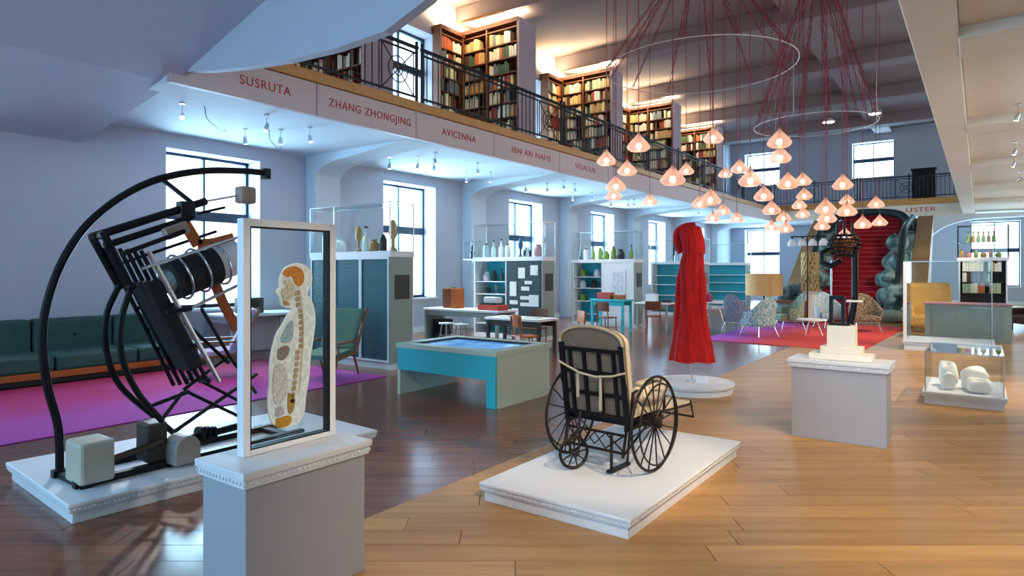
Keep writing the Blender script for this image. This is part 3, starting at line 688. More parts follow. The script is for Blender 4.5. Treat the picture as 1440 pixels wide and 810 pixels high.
# low glass vitrine with white casts, tall glass vitrine
plinth('vitrine_plinth', 'very low white plinth under the small glass vitrine', -.60, .27, 9.68, 11.05, .16, 'plinth', .03, .06)
t = thing('low_vitrine', 'low clear glass vitrine over the white plaster casts', 'display case', (-.165, 10.365, .162)); glass_box(t, -.4, .4, -.64, .64, 0, .5, 'steel')
plaster = mat('white_plaster', '#f1efec', .6, var=.05, scale=12, bump=.1)
def cast(label, x, y, sx, sy, sz, seed):
    q = MB(); r_ = random.Random(seed); pts = []
    o = thing('plaster_cast', label, 'cast', (x, y, .162))
    n, mm = 18, 8; V = []
    for i in range(mm+1):
        for k in range(n):
            ph = 2*PI*k/n; th = PI*i/mm; s = 1+.12*math.sin(3*ph+seed)+.08*math.cos(2*th*2+seed)
            e = lambda q: math.copysign(abs(q)**.5, q)
            tp = 1-.25*i/mm*math.cos(ph+seed)
            V.append((sx*s*tp*e(math.sin(th))*e(math.cos(ph)), sy*s*e(math.sin(th))*e(math.sin(ph)), sz*(1-e(math.cos(th)))*.5*(1+.12*math.cos(ph*2+seed))))
    z0 = min(v[2] for v in V); V = [(a, b, c-z0) for a, b, c in V]
    MB().add(V, [(i*n+k, i*n+(k+1) % n, (i+1)*n+(k+1) % n, (i+1)*n+k) for i in range(mm) for k in range(n)]).build('cast_body', plaster, o, smooth=True)
    MB().box(-sx*.7, sx*.7, -sy*.7, sy*.7, 0, .03).build('cast_foot', plaster, o, bevel=.008)
cast('upright rounded white plaster cast in the low vitrine', -.34, 10.3, .1, .11, .3, 1)
cast('blocky white plaster cast in the middle of the low vitrine', -.06, 10.2, .14, .13, .27, 4)
cast('long flat white plaster cast at the end of the low vitrine', .0, 9.93, .13, .1, .17, 7)
cast('small white plaster cast between the two larger ones', -.33, 10.02, .07, .08, .2, 9)
plinth('wide_plinth', 'wide shallow white base of the tall glass vitrine', -1.34, .25, 15.97, 17.3, .2, 'plinth', .03, .06, False)
t = thing('tall_vitrine', 'tall clear glass vitrine with a white corner post', 'display case', (-.545, 16.63, .202)); glass_box(t, -.74, .74, -.6, .6, 0, 1.68, 'steel')
MB().box(-.78, -.72, -.64, -.58, 0, 1.68).build('corner_post', M['white'], t)

# ------------------------------------------------------------------ the exercise machine on its plinth
plinth('long_plinth', 'long low white moulded plinth under the black steel machine', -6.3, -4.8, 1.72, 4.3, .146, 'plinth', .035, .06, rz=math.radians(-3))
t = thing('therapy_machine', 'large black tubular steel rotating machine with bow and drum', 'machine', (-5.32, 2.53, .148))
def W3(X, p): return (X+5.3, p[0]-2.5, p[1]-.17)
def line(X, pts, r, name, m='black', sm=True, n=8, curve=True):
    P = [W3(X, p) for p in pts]; P = bez(P, 6) if curve and len(P) > 2 else P
    return MB().tube(P, r, n).build(name, M[m] if isinstance(m, str) else m, t, smooth=sm)
def bar(X0, p0, X1, p1, r, name, m='black'): return MB().tube([W3(X0, p0), W3(X1, p1)], r, 6).build(name, M[m] if isinstance(m, str) else m, t)
arcp = [(1.86, .18), (1.85, .53), (1.78, .86), (1.75, 1.18), (1.77, 1.44), (1.86, 1.75), (2.01, 2.03), (2.2, 2.24), (2.44, 2.42), (2.7, 2.54), (3.01, 2.62), (3.36, 2.66), (3.59, 2.67)]
line(-5.6, arcp, .03, 'main_bow')
MB().box(-.34, -.26, 1.06, 1.12, 2.44, 2.54).build('bow_cap', M['black'], t)
bar(-5.3, (1.97, 1.97), -5.3, (2.83, 2.31), .032, 'upper_beam'); bar(-5.15, (1.99, 1.9), -5.15, (2.63, 2.15), .026, 'upper_beam')
bar(-5.0, (2.05, 1.84), -5.0, (2.5, 2.03), .018, 'upper_beam')
line(-5.45, [(2.02, 1.98), (2.21, 1.6)], .03, 'frame_arm', curve=False); line(-5.45, [(2.21, 1.6), (2.12, 1.37), (2.12, 1.1), (2.22, .81), (2.49, .51), (2.63, .36)], .024, 'curved_leg')
line(-5.15, [(1.99, 1.98), (2.17, 1.59)], .028, 'frame_arm', curve=False); line(-5.15, [(2.17, 1.59), (2.1, 1.33), (2.11, 1.07), (2.22, .79), (2.4, .54)], .024, 'curved_leg')
for X in (-5.45, -5.15): MB().ball(W3(X, (2.21 if X < -5.3 else 2.17, 1.6)), .035).build('elbow_joint', M['black'], t, smooth=True)
bar(-5.45, (2.02, 1.98), -5.15, (1.99, 1.98), .03, 'corner_tube')
# the raked slat board
for i in range(6):
    o = i*.028
    bar(-5.42+i*.055, (2.1+o, 1.90-o*.2), -5.42+i*.055, (2.62+o, .76+o*.3), .017, 'board_slat')
bar(-5.02, (2.24, 1.86), -5.02, (2.79, .81), .019, 'edge_rail', 'steel')
bar(-5.45, (2.35, 1.42), -5.02, (2.46, 1.46), .016, 'board_tie'); bar(-5.45, (2.5, 1.08), -5.02, (2.62, 1.12), .016, 'board_tie')
MB().prism([(2.24-2.5, 1.62-.17), (2.36-2.5, 1.66-.17), (2.72-2.5, .95-.17), (2.6-2.5, .9-.17)], 'x', -.1, .2).build('back_pad', mat('black_leather', '#101216', .65, var=.2), t, bevel=.02)
# drum
d0 = Vector(W3(-5.2, (2.37, 1.6))); d1 = Vector(W3(-5.2, (3.02, 1.83))); ax = (d1-d0).normalized()
MB().cyl(d0+ax*.12, d0+ax*.5, .165, n=28).build('drum', MATS['black_leather'], t, smooth=True)
MB().cyl(d0+ax*.5, d1+ax*.03, .15, n=28).build('drum_cap', M['white'], t, smooth=True)
MB().tube([d0+ax*.04, d0+ax*.06, d0+ax*.13], [.05, .09, .1], 20).build('drum_boss', mat('frosted_disc', '#a9bcc0', .35, .3, var=.3, scale=30), t, smooth=True)
for s_ in (.2, .36, .54): MB().ring(d0+ax*s_, ax, .185, .011, 32, 6).build('hoop', M['steel'], t, smooth=True)
bar(-5.0, (2.18, 1.73), -5.0, (2.95, 2.0), .013, 'long_rod', 'steel'); bar(-5.0, (2.52, 1.41), -5.0, (3.0, 1.62), .013, 'long_rod', 'steel'); bar(-5.35, (2.2, 1.78), -5.35, (2.95, 2.06), .013, 'long_rod')
bar(-5.0, (2.36, 1.40), -5.0, (2.55, 1.42), .02, 'long_rod')
lea = mat('tan_leather', '#b4592a', .6, var=.2, scale=20); padm = mat('grey_pad', '#a08f80', .8, var=.15)
def strap(X, pts, wd, name, m, th=.012):
    q = MB()
    for p, r_ in zip(pts, pts[1:]):
        a = Vector(W3(X, p)); b = Vector(W3(X, r_)); nrm = Vector((0, -(b-a).z, (b-a).y)).normalized()*wd/2
        v = [a-nrm, a+nrm, b+nrm, b-nrm]; q.add([w_-Vector((th, 0, 0)) for w_ in v]+[w_+Vector((th, 0, 0)) for w_ in v], [(0, 1, 2, 3), (7, 6, 5, 4), (0, 4, 5, 1), (1, 5, 6, 2), (2, 6, 7, 3), (3, 7, 4, 0)])
    return q.build(name, m, t)
strap(-5.2, [(2.59, 2.12), (2.71, 1.93), (2.85, 1.95), (3.02, 2.0)], .09, 'leather_strap', lea); strap(-5.25, [(2.86, 1.66), (2.95, 1.45), (3.08, 1.2)], .08, 'leather_strap', lea)
bar(-5.6, (2.62, 2.49), -5.3, (2.72, 2.28), .02, 'stay'); bar(-5.3, (2.83, 2.31), -5.3, (3.14, 2.39), .01, 'pad_rod', 'steel')
MB().box(-.06, .06, .62, .77, 2.15, 2.30).build('head_pad', padm, t, bevel=.02)
strap(-5.1, [(2.40, 2.0), (2.56, 2.07)], .09, 'hand_pad', padm, .04)
MB().box(-.05, .05, .1, .22, 1.98, 2.12).build('clamp', M['black'], t, bevel=.01); bar(-5.3, (2.76, 2.20), -5.3, (3.0, 2.27), .012, 'short_lever')
for p, q in (((2.32, .66), (2.59, .75)), ((2.43, .55), (2.61, .72)), ((2.59, .75), (3.08, .43)), ((2.71, .82), (3.18, .51)), ((2.59, .75), (2.99, .97)), ((2.99, .97), (2.68, 1.41)), ((2.99, .97), (3.25, .62)), ((2.60, 1.3), (2.95, .93))):
    bar(-5.2, p, -5.2+R.uniform(-.12, .12), q, .015, 'strut')
bar(-5.45, (2.63, .36), -5.45, (3.4, .75), .018, 'strut'); bar(-5.45, (2.75, .8), -5.05, (2.72, .82), .02, 'strut')
# base
MB().box(-.04, .24, 1.80-2.5, 2.03-2.5, .03, .33).build('counterweight', mat('cream_enamel', '#b9b5a4', .4, var=.1), t, bevel=.025)
MB().box(.1, .16, -.7, 1.2, .002, .05).build('base_rail', M['black'], t); MB().box(-.3, -.24, -.7, 1.2, .002, .05).build('base_rail', M['black'], t)
MB().box(-.36, .2, -.68, -.6, .002, .04).build('cross_rail', M['black'], t); MB().box(-.36, .2, 1.0, 1.08, .002, .04).build('cross_rail', M['black'], t)
MB().cyl(W3(-5.1, (2.01, .34)), W3(-5.15, (2.4, .38)), .026).build('drive_shaft', mat('oily_steel', '#4a443c', .4, .7), t)
MB().box(-.08, .14, -.2, -.05, .05, .36).build('gear_housing', M['notice'], t, bevel=.02)
MB().prism([(-.07, .03)] + [(.03+.1*math.cos(a), .15+.1*math.sin(a)) for a in [PI-PI*i/10 for i in range(11)]] + [(.13, .03)], 'x', .1, .3).build('motor_cover', mat('grey_casting', '#8f8d88', .5, .2), t, bevel=.01)
MB().cyl((.12, .14, .18), (.12, .6, .2), .03).build('motor_shaft', M['black'], t)
for i in range(3): MB().cyl((.12, .2+i*.06, .19), (.12, .225+i*.06, .19), .075-.012*i, n=18).build('gear', M['black'], t)

# ------------------------------------------------------------------ teal display desk
t = thing('display_desk', 'turquoise and sage desk with a blue screen set in its top', 'desk', (-5.63, 6.8, 0))
DX, DY = .85, .61
MB().box(-DX, DX, -DY, -DY+.04, .34, .64).build('front_panel', M['turq'], t)
MB().box(DX-.05, DX, -DY+.041, DY, .02, .64).build('side_panel', M['sage'], t); MB().box(-DX, -DX+.05, -DY+.041, DY, 0, .64).build('side_panel', M['sage'], t)
MB().box(DX-.14, DX, -DY, -DY+.04, .0, .339).build('front_leg', M['turq'], t); MB().box(-DX, -DX+.05, -DY, -DY+.04, .0, .339).build('front_leg', M['sage'], t)
MB().box(DX-.06, DX+.02, -DY+.041, DY+.01, 0, .1).build('skirting', M['sage'], t)
MB().box(-DX+.05, DX-.05, DY-.04, DY, .3, .64).build('back_panel', M['sage'], t)
m = MB(); T = .14
for q in ((-DX-.02, DX+.02, -DY-.02, -DY+T), (-DX-.02, DX+.02, DY-T, DY+.02), (-DX-.02, -DX+T, -DY+T, DY-T), (DX-T, DX+.02, -DY+T, DY-T)): m.box(*q, .641, .70)
m.build('top_rim', M['sage'], t)
MB().box(-DX+T, DX-T, -DY+T, DY-T, .66, .672).build('screen', mat('blue_map_screen', '#2f8fe0', .25, var=.1, scale=3, col2='#9fd4f2', emit=.35), t)
m = MB(); E_ = .03
for q in ((-DX+T, DX-T, -DY+T, -DY+T+E_), (-DX+T, DX-T, DY-T-E_, DY-T), (-DX+T, -DX+T+E_, -DY+T+E_, DY-T-E_), (DX-T-E_, DX-T, -DY+T+E_, DY-T-E_)): m.box(*q, .6725, .698)
m.build('screen_surround', M['notice'], t)

# ------------------------------------------------------------------ bay cabinets with vitrines
def cabinet(name, label, x0, x1, y, dep=.55, body=1.93, top=2.86):
    t = thing(name, label, 'cabinet', ((x0+x1)/2, y+dep/2, 0)); a = (x1-x0)/2; b = dep/2
    MB().box(-a, a, -b+.02, b, .0, .1).build('base', M['white'], t); MB().box(-a, a, b-.02, b, .1, body).build('back_panel', M['white'], t)
    MB().box(-a, -a+.03, -b, b-.02, .1, body).build('end_panel', M['greygreen'], t)
    MB().box(a-.03, a, -b, b-.02, .1, body).build('end_panel', M['greygreen'], t)
    MB().box(-a-.01, a+.01, -b-.01, b+.01, body, body+.1).build('vitrine_base', M['white'], t)
    glass_box(t, -a, a, -b, b, body+.1, top, 'steel', er=.009)
    MB().box(a, a+.012, -.17, .17, 1.2, 1.62).build('notice_plate', M['notice'], t)
    return t, a, b, body
def shelves(t, x0, x1, b, zs, lo, hi, matn='turq'):
    MB().box(x0, x1, b-.05, b-.021, lo, hi).build('shelf_back', M[matn], t)
    for z in zs: MB().box(x0, x1, -b+.02, b-.05, z-.02, z).build('shelf', M['white'], t)
    for x in (x0, x1): MB().box(x-.015, x+.015, -b-.005, b-.05, lo, hi).build('stile', M['white'], t)
CY = [7.54, 12.8, 17.35, 23.2, 28.6]
t, a, b, H_ = cabinet('mesh_cabinet', 'tall cabinet with teal perforated doors and glass vitrine on top', -10.25, -8.07, CY[0])
for x0, x1 in ((-a+.03, -a+.72), (-a+.73, -a+1.42), (-a+1.43, a-.03)):
    d = MB().box(x0+.03, x1-.03, -b+.0, -b+.02, .16, H_-.04).build('door', M['mesh'], t)
    m = MB()
    for q in ((x0, x0+.03, .12, H_), (x1-.03, x1, .12, H_), (x0+.03, x1-.03, .12, .16), (x0+.03, x1-.03, H_-.04, H_)): m.box(q[0], q[1], -b-.012, -b+.02, q[2], q[3])
    m.build('door_frame', M['white'], d)
    m = MB()
    for i in range(9):
        for j in range(26): m.box(x0+.07+i*.066+(j % 2)*.033, x0+.085+i*.066+(j % 2)*.033, -b-.003, -b, .2+j*.064, .215+j*.064)
    q = m.build('perforations', mat('perforation_teal', '#2f8f92', .5), d); q['kind'] = 'stuff'  # lighter teal marks in staggered rows on the door
t, a, b, H_ = cabinet('pinboard_cabinet', 'open shelf cabinet with papers pinned to its dark board', -10.6, -8.45, CY[1])
shelves(t, -a+.05, -.02, b, (.35, .75, 1.1, 1.42), .1, H_); MB().box(0, a-.05, -b, -b+.02, .1, H_).build('pin_board', M['board'], t)
for i, (x, z, w_, h) in enumerate(((.36, 1.5, .2, .26), (.72, 1.58, .22, .24), (.1, 1.06, .2, .36), (.1, .86, .24, .1), (.45, 1.2, .24, .1), (.55, 1.36, .22, .08), (.42, .98, .26, .09), (.42, .82, .26, .09), (.68, .82, .28, .28), (.16, .5, .2, .26))):
    tag(MB().box(-9.525+x, -9.525+x+w_, CY[1]-.006, CY[1]-.001, z, z+h).build('paper_sheet', M['paper']), ['white paper sheet pinned highest but one on the dark board', 'white drawing pinned at the top of the dark board', 'tall white sheet pinned low on the left edge of the dark board', 'short white strip pinned below the tall sheet', 'small white slip pinned in the centre of the dark board', 'narrow white slip pinned under the top drawings', 'white slip above another in the middle of the dark board', 'white slip under another in the middle of the dark board', 'square white drawing pinned at the board edge by the end panel', 'lowest white sheet pinned on the dark board'][i], 'paper', 'papers on the pin board')
t = thing('bracket_case', 'small glass case with a dark bust on a bracket beside the pinboard cabinet', 'display case', (-10.8, CY[1]+.2, 1.96))
MB().box(-.18, .18, -.16, .16, 0, .04).build('case_base', M['white'], t); MB().prism([(-.02, 0), (.185, 0), (.185, -.22)], 'y', -.02, .02).build('bracket', M['white'], t)
glass_box(t, -.17, .17, -.15, .15, .04, .5, 'steel', er=.005); MB().lathe([(0, .041), (.06, .041), (.05, .1), (.08, .2), (.03, .26), (.05, .32), (.03, .38), (0, .39)], 14).build('bust', M['notice'], t, smooth=True)
t, a, b, H_ = cabinet('poster_cabinet', 'open turquoise shelf cabinet with a framed white drawing beside', -10.35, -8.2, CY[2])
shelves(t, -a+.05, -.02, b, (.35, .75, 1.15, 1.5), .1, H_); MB().box(0, a-.04, -b, -b+.02, .1, H_).build('display_panel', M['white'], t)
p = tag(MB().box(-9.0, -8.5, CY[2]-.02, CY[2]-.002, .95, 1.72).build('framed_drawing', M['white'], bevel=.003), 'white framed drawing on the pale panel of the shelf cabinet', 'picture')
MB().box(-8.93, -8.57, CY[2]-.024, CY[2]-.021, 1.02, 1.65).build('sheet', mat('pale_drawing', '#dfe4ea', .8, var=.1, scale=14, col2='#c2cdd8'), p)
t, a, b, H_ = cabinet('teal_side_cabinet', 'far cabinet with turquoise open shelves seen past the drawing', -10.3, -8.2, CY[3])
shelves(t, -a+.05, a-.05, b, (.35, .75, 1.15, 1.5), .1, H_)
t, a, b, H_ = cabinet('last_cabinet', 'furthest cabinet with glass vitrine before the end window', -10.3, -8.2, CY[4])
shelves(t, -a+.05, a-.05, b, (.35, .75, 1.15, 1.5), .1, H_)

# jars, bottles and curios standing in the vitrines and shelves
def jar_mesh(kind):
    q = MB()
    if kind == 0: q.lathe([(.0, 0), (.055, 0), (.06, .02), (.06, .2), (.04, .23), (.04, .25), (0, .25)], 16)
    if kind == 1: q.lathe([(0, 0), (.05, 0), (.055, .05), (.05, .18), (.018, .24), (.018, .32), (.025, .33), (0, .33)], 16)
    if kind == 2: q.lathe([(0, 0), (.07, 0), (.09, .06), (.08, .13), (.04, .17), (.055, .2), (0, .2)], 16)
    if kind == 3: q.lathe([(0, 0), (.05, 0), (.05, .02), (.02, .05), (.02, .14), (.05, .2), (.045, .3), (.02, .36), (0, .37)], 12)
    return q
JM = [('clear glass', mat('jar_clear', '#dfeeee', .15, var=.1)), ('green glass', mat('jar_green', '#7f9a3c', .2, var=.2)), ('amber', mat('jar_amber', '#b0873a', .25, var=.2)), ('white ceramic', M['white']), ('dark', M['notice']), ('blue', mat('jar_blue', '#2b6ea0', .3, var=.2)), ('pink', mat('jar_pink', '#c8878a', .5, var=.2))]
JK = ['jar', 'bottle', 'pot', 'figurine']
JC = {}
def curio(kind, ci, x, y, z, s, where):
    if (kind, ci) not in JC: JC[kind, ci] = jar_mesh(kind).mesh(JK[kind], JM[ci][1], True)
    o = put(JK[kind], JC[kind, ci], None, (x, y, z), (0, 0, R.uniform(0, 6)), (s, s, s))
    tag(o, '%s %s %s' % (JM[ci][0], JK[kind], where), JK[kind], 'curios ' + where)
    if kind < 2: q = put('lid', lid, o, (0, 0, .251 if kind == 0 else .331))
lid = MB().lathe([(0, 0), (.03, 0), (.03, .02), (.012, .03), (0, .035)], 10).mesh('lid', M['notice'], True)
for kind, ci, x, s in ((0, 3, -10.1, 1.6), (2, 0, -9.75, 1.4), (3, 2, -9.2, 1.3), (1, 0, -9.0, 1.3), (2, 2, -8.78, 1.1), (0, 4, -8.55, 1.1), (3, 2, -8.3, 1.5)): curio(kind, ci, x, CY[0]+.28, 2.032, s, 'in the vitrine over the teal perforated doors')
for kind, ci, x, s in ((0, 0, -10.4, 1.3), (1, 0, -10.15, 1.2), (1, 3, -9.9, 1.3), (0, 0, -9.7, 1.2), (3, 5, -9.3, 1.3), (2, 4, -9.1, 1.2), (2, 6, -8.75, 1.5)): curio(kind, ci, x, CY[1]+.28, 2.032, s, 'in the vitrine over the pinned papers')
for kind, ci, x, s in ((1, 4, -10.2, 1.0), (0, 3, -10.0, 1.3), (1, 1, -9.75, 1.2), (0, 1, -9.5, 1.3), (2, 1, -9.3, 1.3), (0, 1, -9.05, 1.4), (2, 4, -8.8, 1.5), (1, 1, -8.45, 1.2)): curio(kind, ci, x, CY[2]+.28, 2.032, s, 'in the vitrine over the framed drawing')
for kind, ci, x, s in ((1, 0, -9.4, 1.2), (0, 4, -9.0, 1.2), (2, 5, -8.5, 1.3)): curio(kind, ci, x, CY[3]+.28, 2.032, s, 'in the vitrine of the far turquoise cabinet')
for kind, ci, x, z, s in ((2, 3, -10.35, 1.42, 1.3), (0, 4, -10.1, 1.42, 1.1), (1, 4, -9.85, 1.42, 1.0), (3, 3, -9.7, 1.42, .8), (2, 4, -10.3, 1.1, 1.0), (3, 6, -10.05, 1.1, .7), (0, 4, -9.75, 1.1, .8), (2, 1, -10.3, .75, 1.2), (0, 5, -9.9, .75, 1.0)): curio(kind, ci, x, CY[1]+.25, z+.003, s*.9, 'on the shelves beside the pinned papers')
for kind, ci, x, z, s in ((2, 1, -10.1, 1.5, 1.4), (2, 3, -9.6, 1.5, 1.2), (2, 3, -10.1, 1.15, 1.3), (2, 4, -9.7, 1.15, 1.5), (2, 1, -10.1, .75, 1.2), (0, 5, -9.6, .75, 1.1)): curio(kind, ci, x, CY[2]+.25, z+.003, s*.9, 'on the turquoise shelves beside the framed drawing')

# ------------------------------------------------------------------ rugs, seating
tag(MB().box(-11.07, -7.63, .6, 7.05, .001, .014).build('rug', M['rug'], bevel=.004), 'large magenta and violet rug before the green bench', 'rug')
def rug_mat(name, axis, a, b, stops):
    m = bpy.data.materials.new(name); m.use_nodes = True; nt = m.node_tree; bs = nt.nodes['Principled BSDF']; bs.inputs['Roughness'].default_value = .95
    tc = nt.nodes.new('ShaderNodeTexCoord'); sp = nt.nodes.new('ShaderNodeSeparateXYZ'); nt.links.new(tc.outputs['Object'], sp.inputs[0])
    no = nt.nodes.new('ShaderNodeTexNoise'); no.inputs['Scale'].default_value = 1.5; no.inputs['Detail'].default_value = 5; nt.links.new(tc.outputs['Object'], no.inputs['Vector'])
    mr = nt.nodes.new('ShaderNodeMapRange'); mr.inputs[1].default_value = a; mr.inputs[2].default_value = b; nt.links.new(sp.outputs[axis], mr.inputs[0])
    ad = nt.nodes.new('ShaderNodeMath'); ad.operation = 'MULTIPLY_ADD'; ad.inputs[1].default_value = .5; nt.links.new(no.outputs[0], ad.inputs[0]); nt.links.new(mr.outputs[0], ad.inputs[2])
    cr = nt.nodes.new('ShaderNodeValToRGB'); nt.links.new(ad.outputs[0], cr.inputs[0]); el = cr.color_ramp.elements
    for i, (p, c) in enumerate(stops):
        e = el[i] if i < 2 else el.new(p); e.position = p; e.color = S(c)
    nt.links.new(cr.outputs[0], bs.inputs['Base Color']); return m
bpy.data.objects['rug'].data.materials[0] = rug_mat('magenta_rug_run', 0, -11, -7.6, [(.2, '#960f3c'), (1.0, '#a8389c'), (.7, '#ac1c70')])
rr = rug_mat('red_purple_run', 0, -5.6, -3.4, [(.35, '#9a50cc'), (1.0, '#cf3a34'), (.72, '#b83a86')]) if True else mat('red_purple_rug', '#c9323a', .95, var=.1, scale=.45, col2='#9a4cc0', bump=.1)
t = tag(MB().prism([(-5.5, 15.35), (-2.0, 15.05), (-1.75, 22.0), (-5.65, 22.9)], 'z', .001, .014).build('rug', rr), 'red and purple rug under the patterned armchairs', 'rug')
t = thing('bench_sofa', 'long dark green cushioned bench against the left wall', 'sofa', (-11.7, 3.1, 0))
MB().box(-.62, .55, -2.9, 2.9, .02, .1).build('plinth_board', M['notice'], t)
MB().box(-.66, .6, -2.95, 2.95, .1, .2).build('base', M['wood_o'], t, bevel=.01)
for i in range(5):
    y0 = -2.92+i*1.168
    MB().box(-.35, .6, y0+.012, y0+1.156, .2, .43).build('seat_cushion', M['sofa'], t, bevel=.04)
    b_ = MB().box(-.64, -.36, y0+.012, y0+1.156, .36, .92).build('back_cushion', M['sofa'], t, bevel=.05)
    MB().ball((-.355, y0+.58, .65), (.012, .03, .03), 10, 6).build('button', M['black'], b_)
# recliner on the rug
pat = mat('teal_pattern', '#3b7f80', .85, var=.2, scale=24, col2='#6b7a52'); legw = mat('chair_wood', '#8a5230', .5, var=.15)
def lounge(label, loc, rz, fab):
    t = thing('lounge_chair', label, 'chair', loc, math.radians(rz))
    MB().prism([(-.3, .36), (.34, .30), (.34, .38), (-.3, .44)], 'x', -.3, .3).build('seat', fab, t, bevel=.02)
    MB().prism([(-.28, .40), (-.62, 1.02), (-.52, 1.06), (-.18, .44)], 'x', -.3, .3).build('backrest', fab, t, bevel=.03)
    for s in (-1, 1):
        MB().tube([(s*.32, -.64, 1.05), (s*.32, -.28, .36), (s*.32, .32, .3)], .022, 8).build('side_rail', legw, t)
        MB().tube([(s*.32, .3, .32), (s*.32, .36, .0)], [.022, .016], 8).build('leg', legw, t); MB().tube([(s*.32, -.2, .36), (s*.32, -.36, .0)], [.022, .016], 8).build('leg', legw, t)
        MB().box(s*.34-.03, s*.34+.03, -.3, .3, .54, .57).build('armrest', legw, t); MB().cyl((s*.34, .26, .3), (s*.34, .28, .54), .016).build('arm_post', legw, t)
lounge('reclined wooden lounge chair with teal upholstery on magenta rug edge', (-8.3, 6.45, .022), 200, pat)
lounge('reclined wooden lounge chair with pink upholstery on the magenta rug', (-9.9, 5.5, .022), 150, mat('pink_pattern', '#c88a98', .85, var=.2, scale=20, col2='#7f93b8'))

# ------------------------------------------------------------------ tables and chairs of the study bays
def table(label, x0, x1, y0, y1, h, topm, legm, cat='table', th=.05, panel=None):
    t = thing('work_table', label, cat, ((x0+x1)/2, (y0+y1)/2, 0)); a = (x1-x0)/2; b = (y1-y0)/2
    MB().box(-a, a, -b, b, h-th, h).build('table_top', M[topm], t, bevel=.008)
    for sx in (-1, 1):
        for sy in (-1, 1): MB().box(sx*(a-.06)-.03, sx*(a-.06)+.03, sy*(b-.06)-.03, sy*(b-.06)+.03, 0, h-th).build('leg', M[legm], t)
    MB().box(-a+.06, a-.06, -b+.05, -b+.08, h-th-.12, h-th).build('apron', M[legm], t); MB().box(-a+.06, a-.06, b-.08, b-.05, h-th-.12, h-th).build('apron', M[legm], t)
    if panel: MB().box(-a+.03, -a+.06, -b+.1, b-.1, .02, h-th).build('side_panel', M[panel], t)
    return t
table('long white work table carrying the orange wooden box', -11.0, -8.7, 11.35, 12.1, .78, 'white', 'greygreen', panel='greygreen')
table('white reading table before the pinboard cabinet', -8.4, -7.0, 10.5, 11.2, .72, 'white', 'notice')
table('white side counter under the first tall window', -12.3, -11.35, 6.6, 8.3, .85, 'white', 'endp', panel='endp')
table('turquoise high table near the poster cabinet', -8.75, -7.7, 15.6, 16.2, .9, 'turq', 'turq')
table('pale table with papers beside the poster cabinet', -8.0, -7.0, 16.9, 17.6, .78, 'white', 'greygreen')
t = thing('wooden_box', 'upright orange wooden box with brass clasp on the long white table', 'box', (-10.35, 11.75, .782))
MB().box(-.22, .22, -.14, .14, 0, .48).build('box_body', M['wood_o'], t, bevel=.006); MB().box(-.225, .03, -.15, -.141, .02, .46).build('door', M['wood_d'], t)
MB().cyl((-.02, -.155, .26), (-.02, -.17, .26), .02, n=8).build('clasp', M['gold'], t); MB().box(-.06, .06, -.02, .02, .481, .5).build('carry_handle', M['notice'], t)
t = thing('printer_box', 'red lidded case with dark lid on the long white table', 'case', (-9.1, 11.7, .782))
redc = mat('red_case', '#c8402c', .5, var=.1)
MB().box(-.3, .3, -.2, .2, 0, .12).build('case_body', redc, t, bevel=.01); MB().box(-.26, .16, -.18, .18, .121, .16).build('case_lid', M['notice'], t); MB().box(-.2, .2, -.1, .1, .161, .3).build('paper_tray', M['white'], t, bevel=.02)
t = thing('black_cabinet_safe', 'small black box standing under the long white table', 'box', (-10.68, 11.72, 0))
MB().box(-.2, .2, -.15, .15, 0, .5).build('box_body', M['notice'], t, bevel=.01); MB().box(-.15, .15, -.16, -.151, .15, .42).build('box_door', M['black'], t)
def stool(label, x, y):
    t = thing('stool', label, 'stool', (x, y, 0))
    MB().lathe([(0, .44), (.17, .44), (.18, .47), (0, .48)], 20).build('seat', M['white'], t)
    for i in range(4):
        a = PI/4+PI/2*i; MB().cyl((.1*math.cos(a), .1*math.sin(a), .44), (.17*math.cos(a), .17*math.sin(a), 0), .014, n=6).build('leg', M['steel'], t)
    MB().ring((0, 0, .18), (0, 0, 1), .143, .008, 20, 5).build('foot_ring', M['steel'], t)
stool('white round stool in front of the black box', -10.1, 11.2); stool('white round stool under the open side of the long table', -9.6, 11.15)
def chair(label, x, y, rz, sm, fm, g='wooden chairs of the study bays'):
    t = thing('wooden_chair', label, 'chair', (x, y, 0), rz, g)
    MB().box(-.21, .21, -.2, .2, .43, .46).build('seat', M[sm] if isinstance(sm, str) else sm, t, bevel=.012)
    q = MB()
    q.add([(x_, .19+.03*abs(x_/.21)**2*-1+z_*.08, .62+z_) for z_ in (0, .24) for x_ in (-.21, -.1, 0, .1, .21)] + [(x_, .215-.03*abs(x_/.21)**2+z_*.08, .62+z_) for z_ in (0, .24) for x_ in (-.21, -.1, 0, .1, .21)],
          [(i, i+1, i+6, i+5) for i in range(4)] + [(10+i+5, 10+i+6, 10+i+1, 10+i) for i in range(4)] + [(i+1, i, 10+i, 11+i) for i in range(4)] + [(5+i, 6+i, 16+i, 15+i) for i in range(4)] + [(0, 5, 15, 10), (9, 4, 14, 19)])
    q.build('backrest', M[sm] if isinstance(sm, str) else sm, t)
    for s in (-1, 1):
        MB().tube([(s*.18, .18, 0), (s*.18, .17, .45), (s*.18, .225, .82)], .014, 6).build('leg', fm, t); MB().tube([(s*.18, -.19, 0), (s*.18, -.16, .44)], .014, 6).build('leg', fm, t)
        MB().cyl((s*.18, -.17, .2), (s*.18, .175, .2), .009, n=6).build('stretcher', fm, t)
    return t
chair('orange wooden chair at the corner of the white reading table', -7.0, 10.0, math.radians(150), 'wood_o', legw)
chair('orange wooden chair beyond the white reading table', -6.75, 11.35, math.radians(-40), 'wood_o', legw)
chair('dark wooden chair pulled up to the turquoise high table', -8.0, 15.2, math.radians(170), 'wood_d', legw)
chair('brown wooden chair beside the pale table with papers', -7.2, 16.4, math.radians(200), 'wood_d', legw)
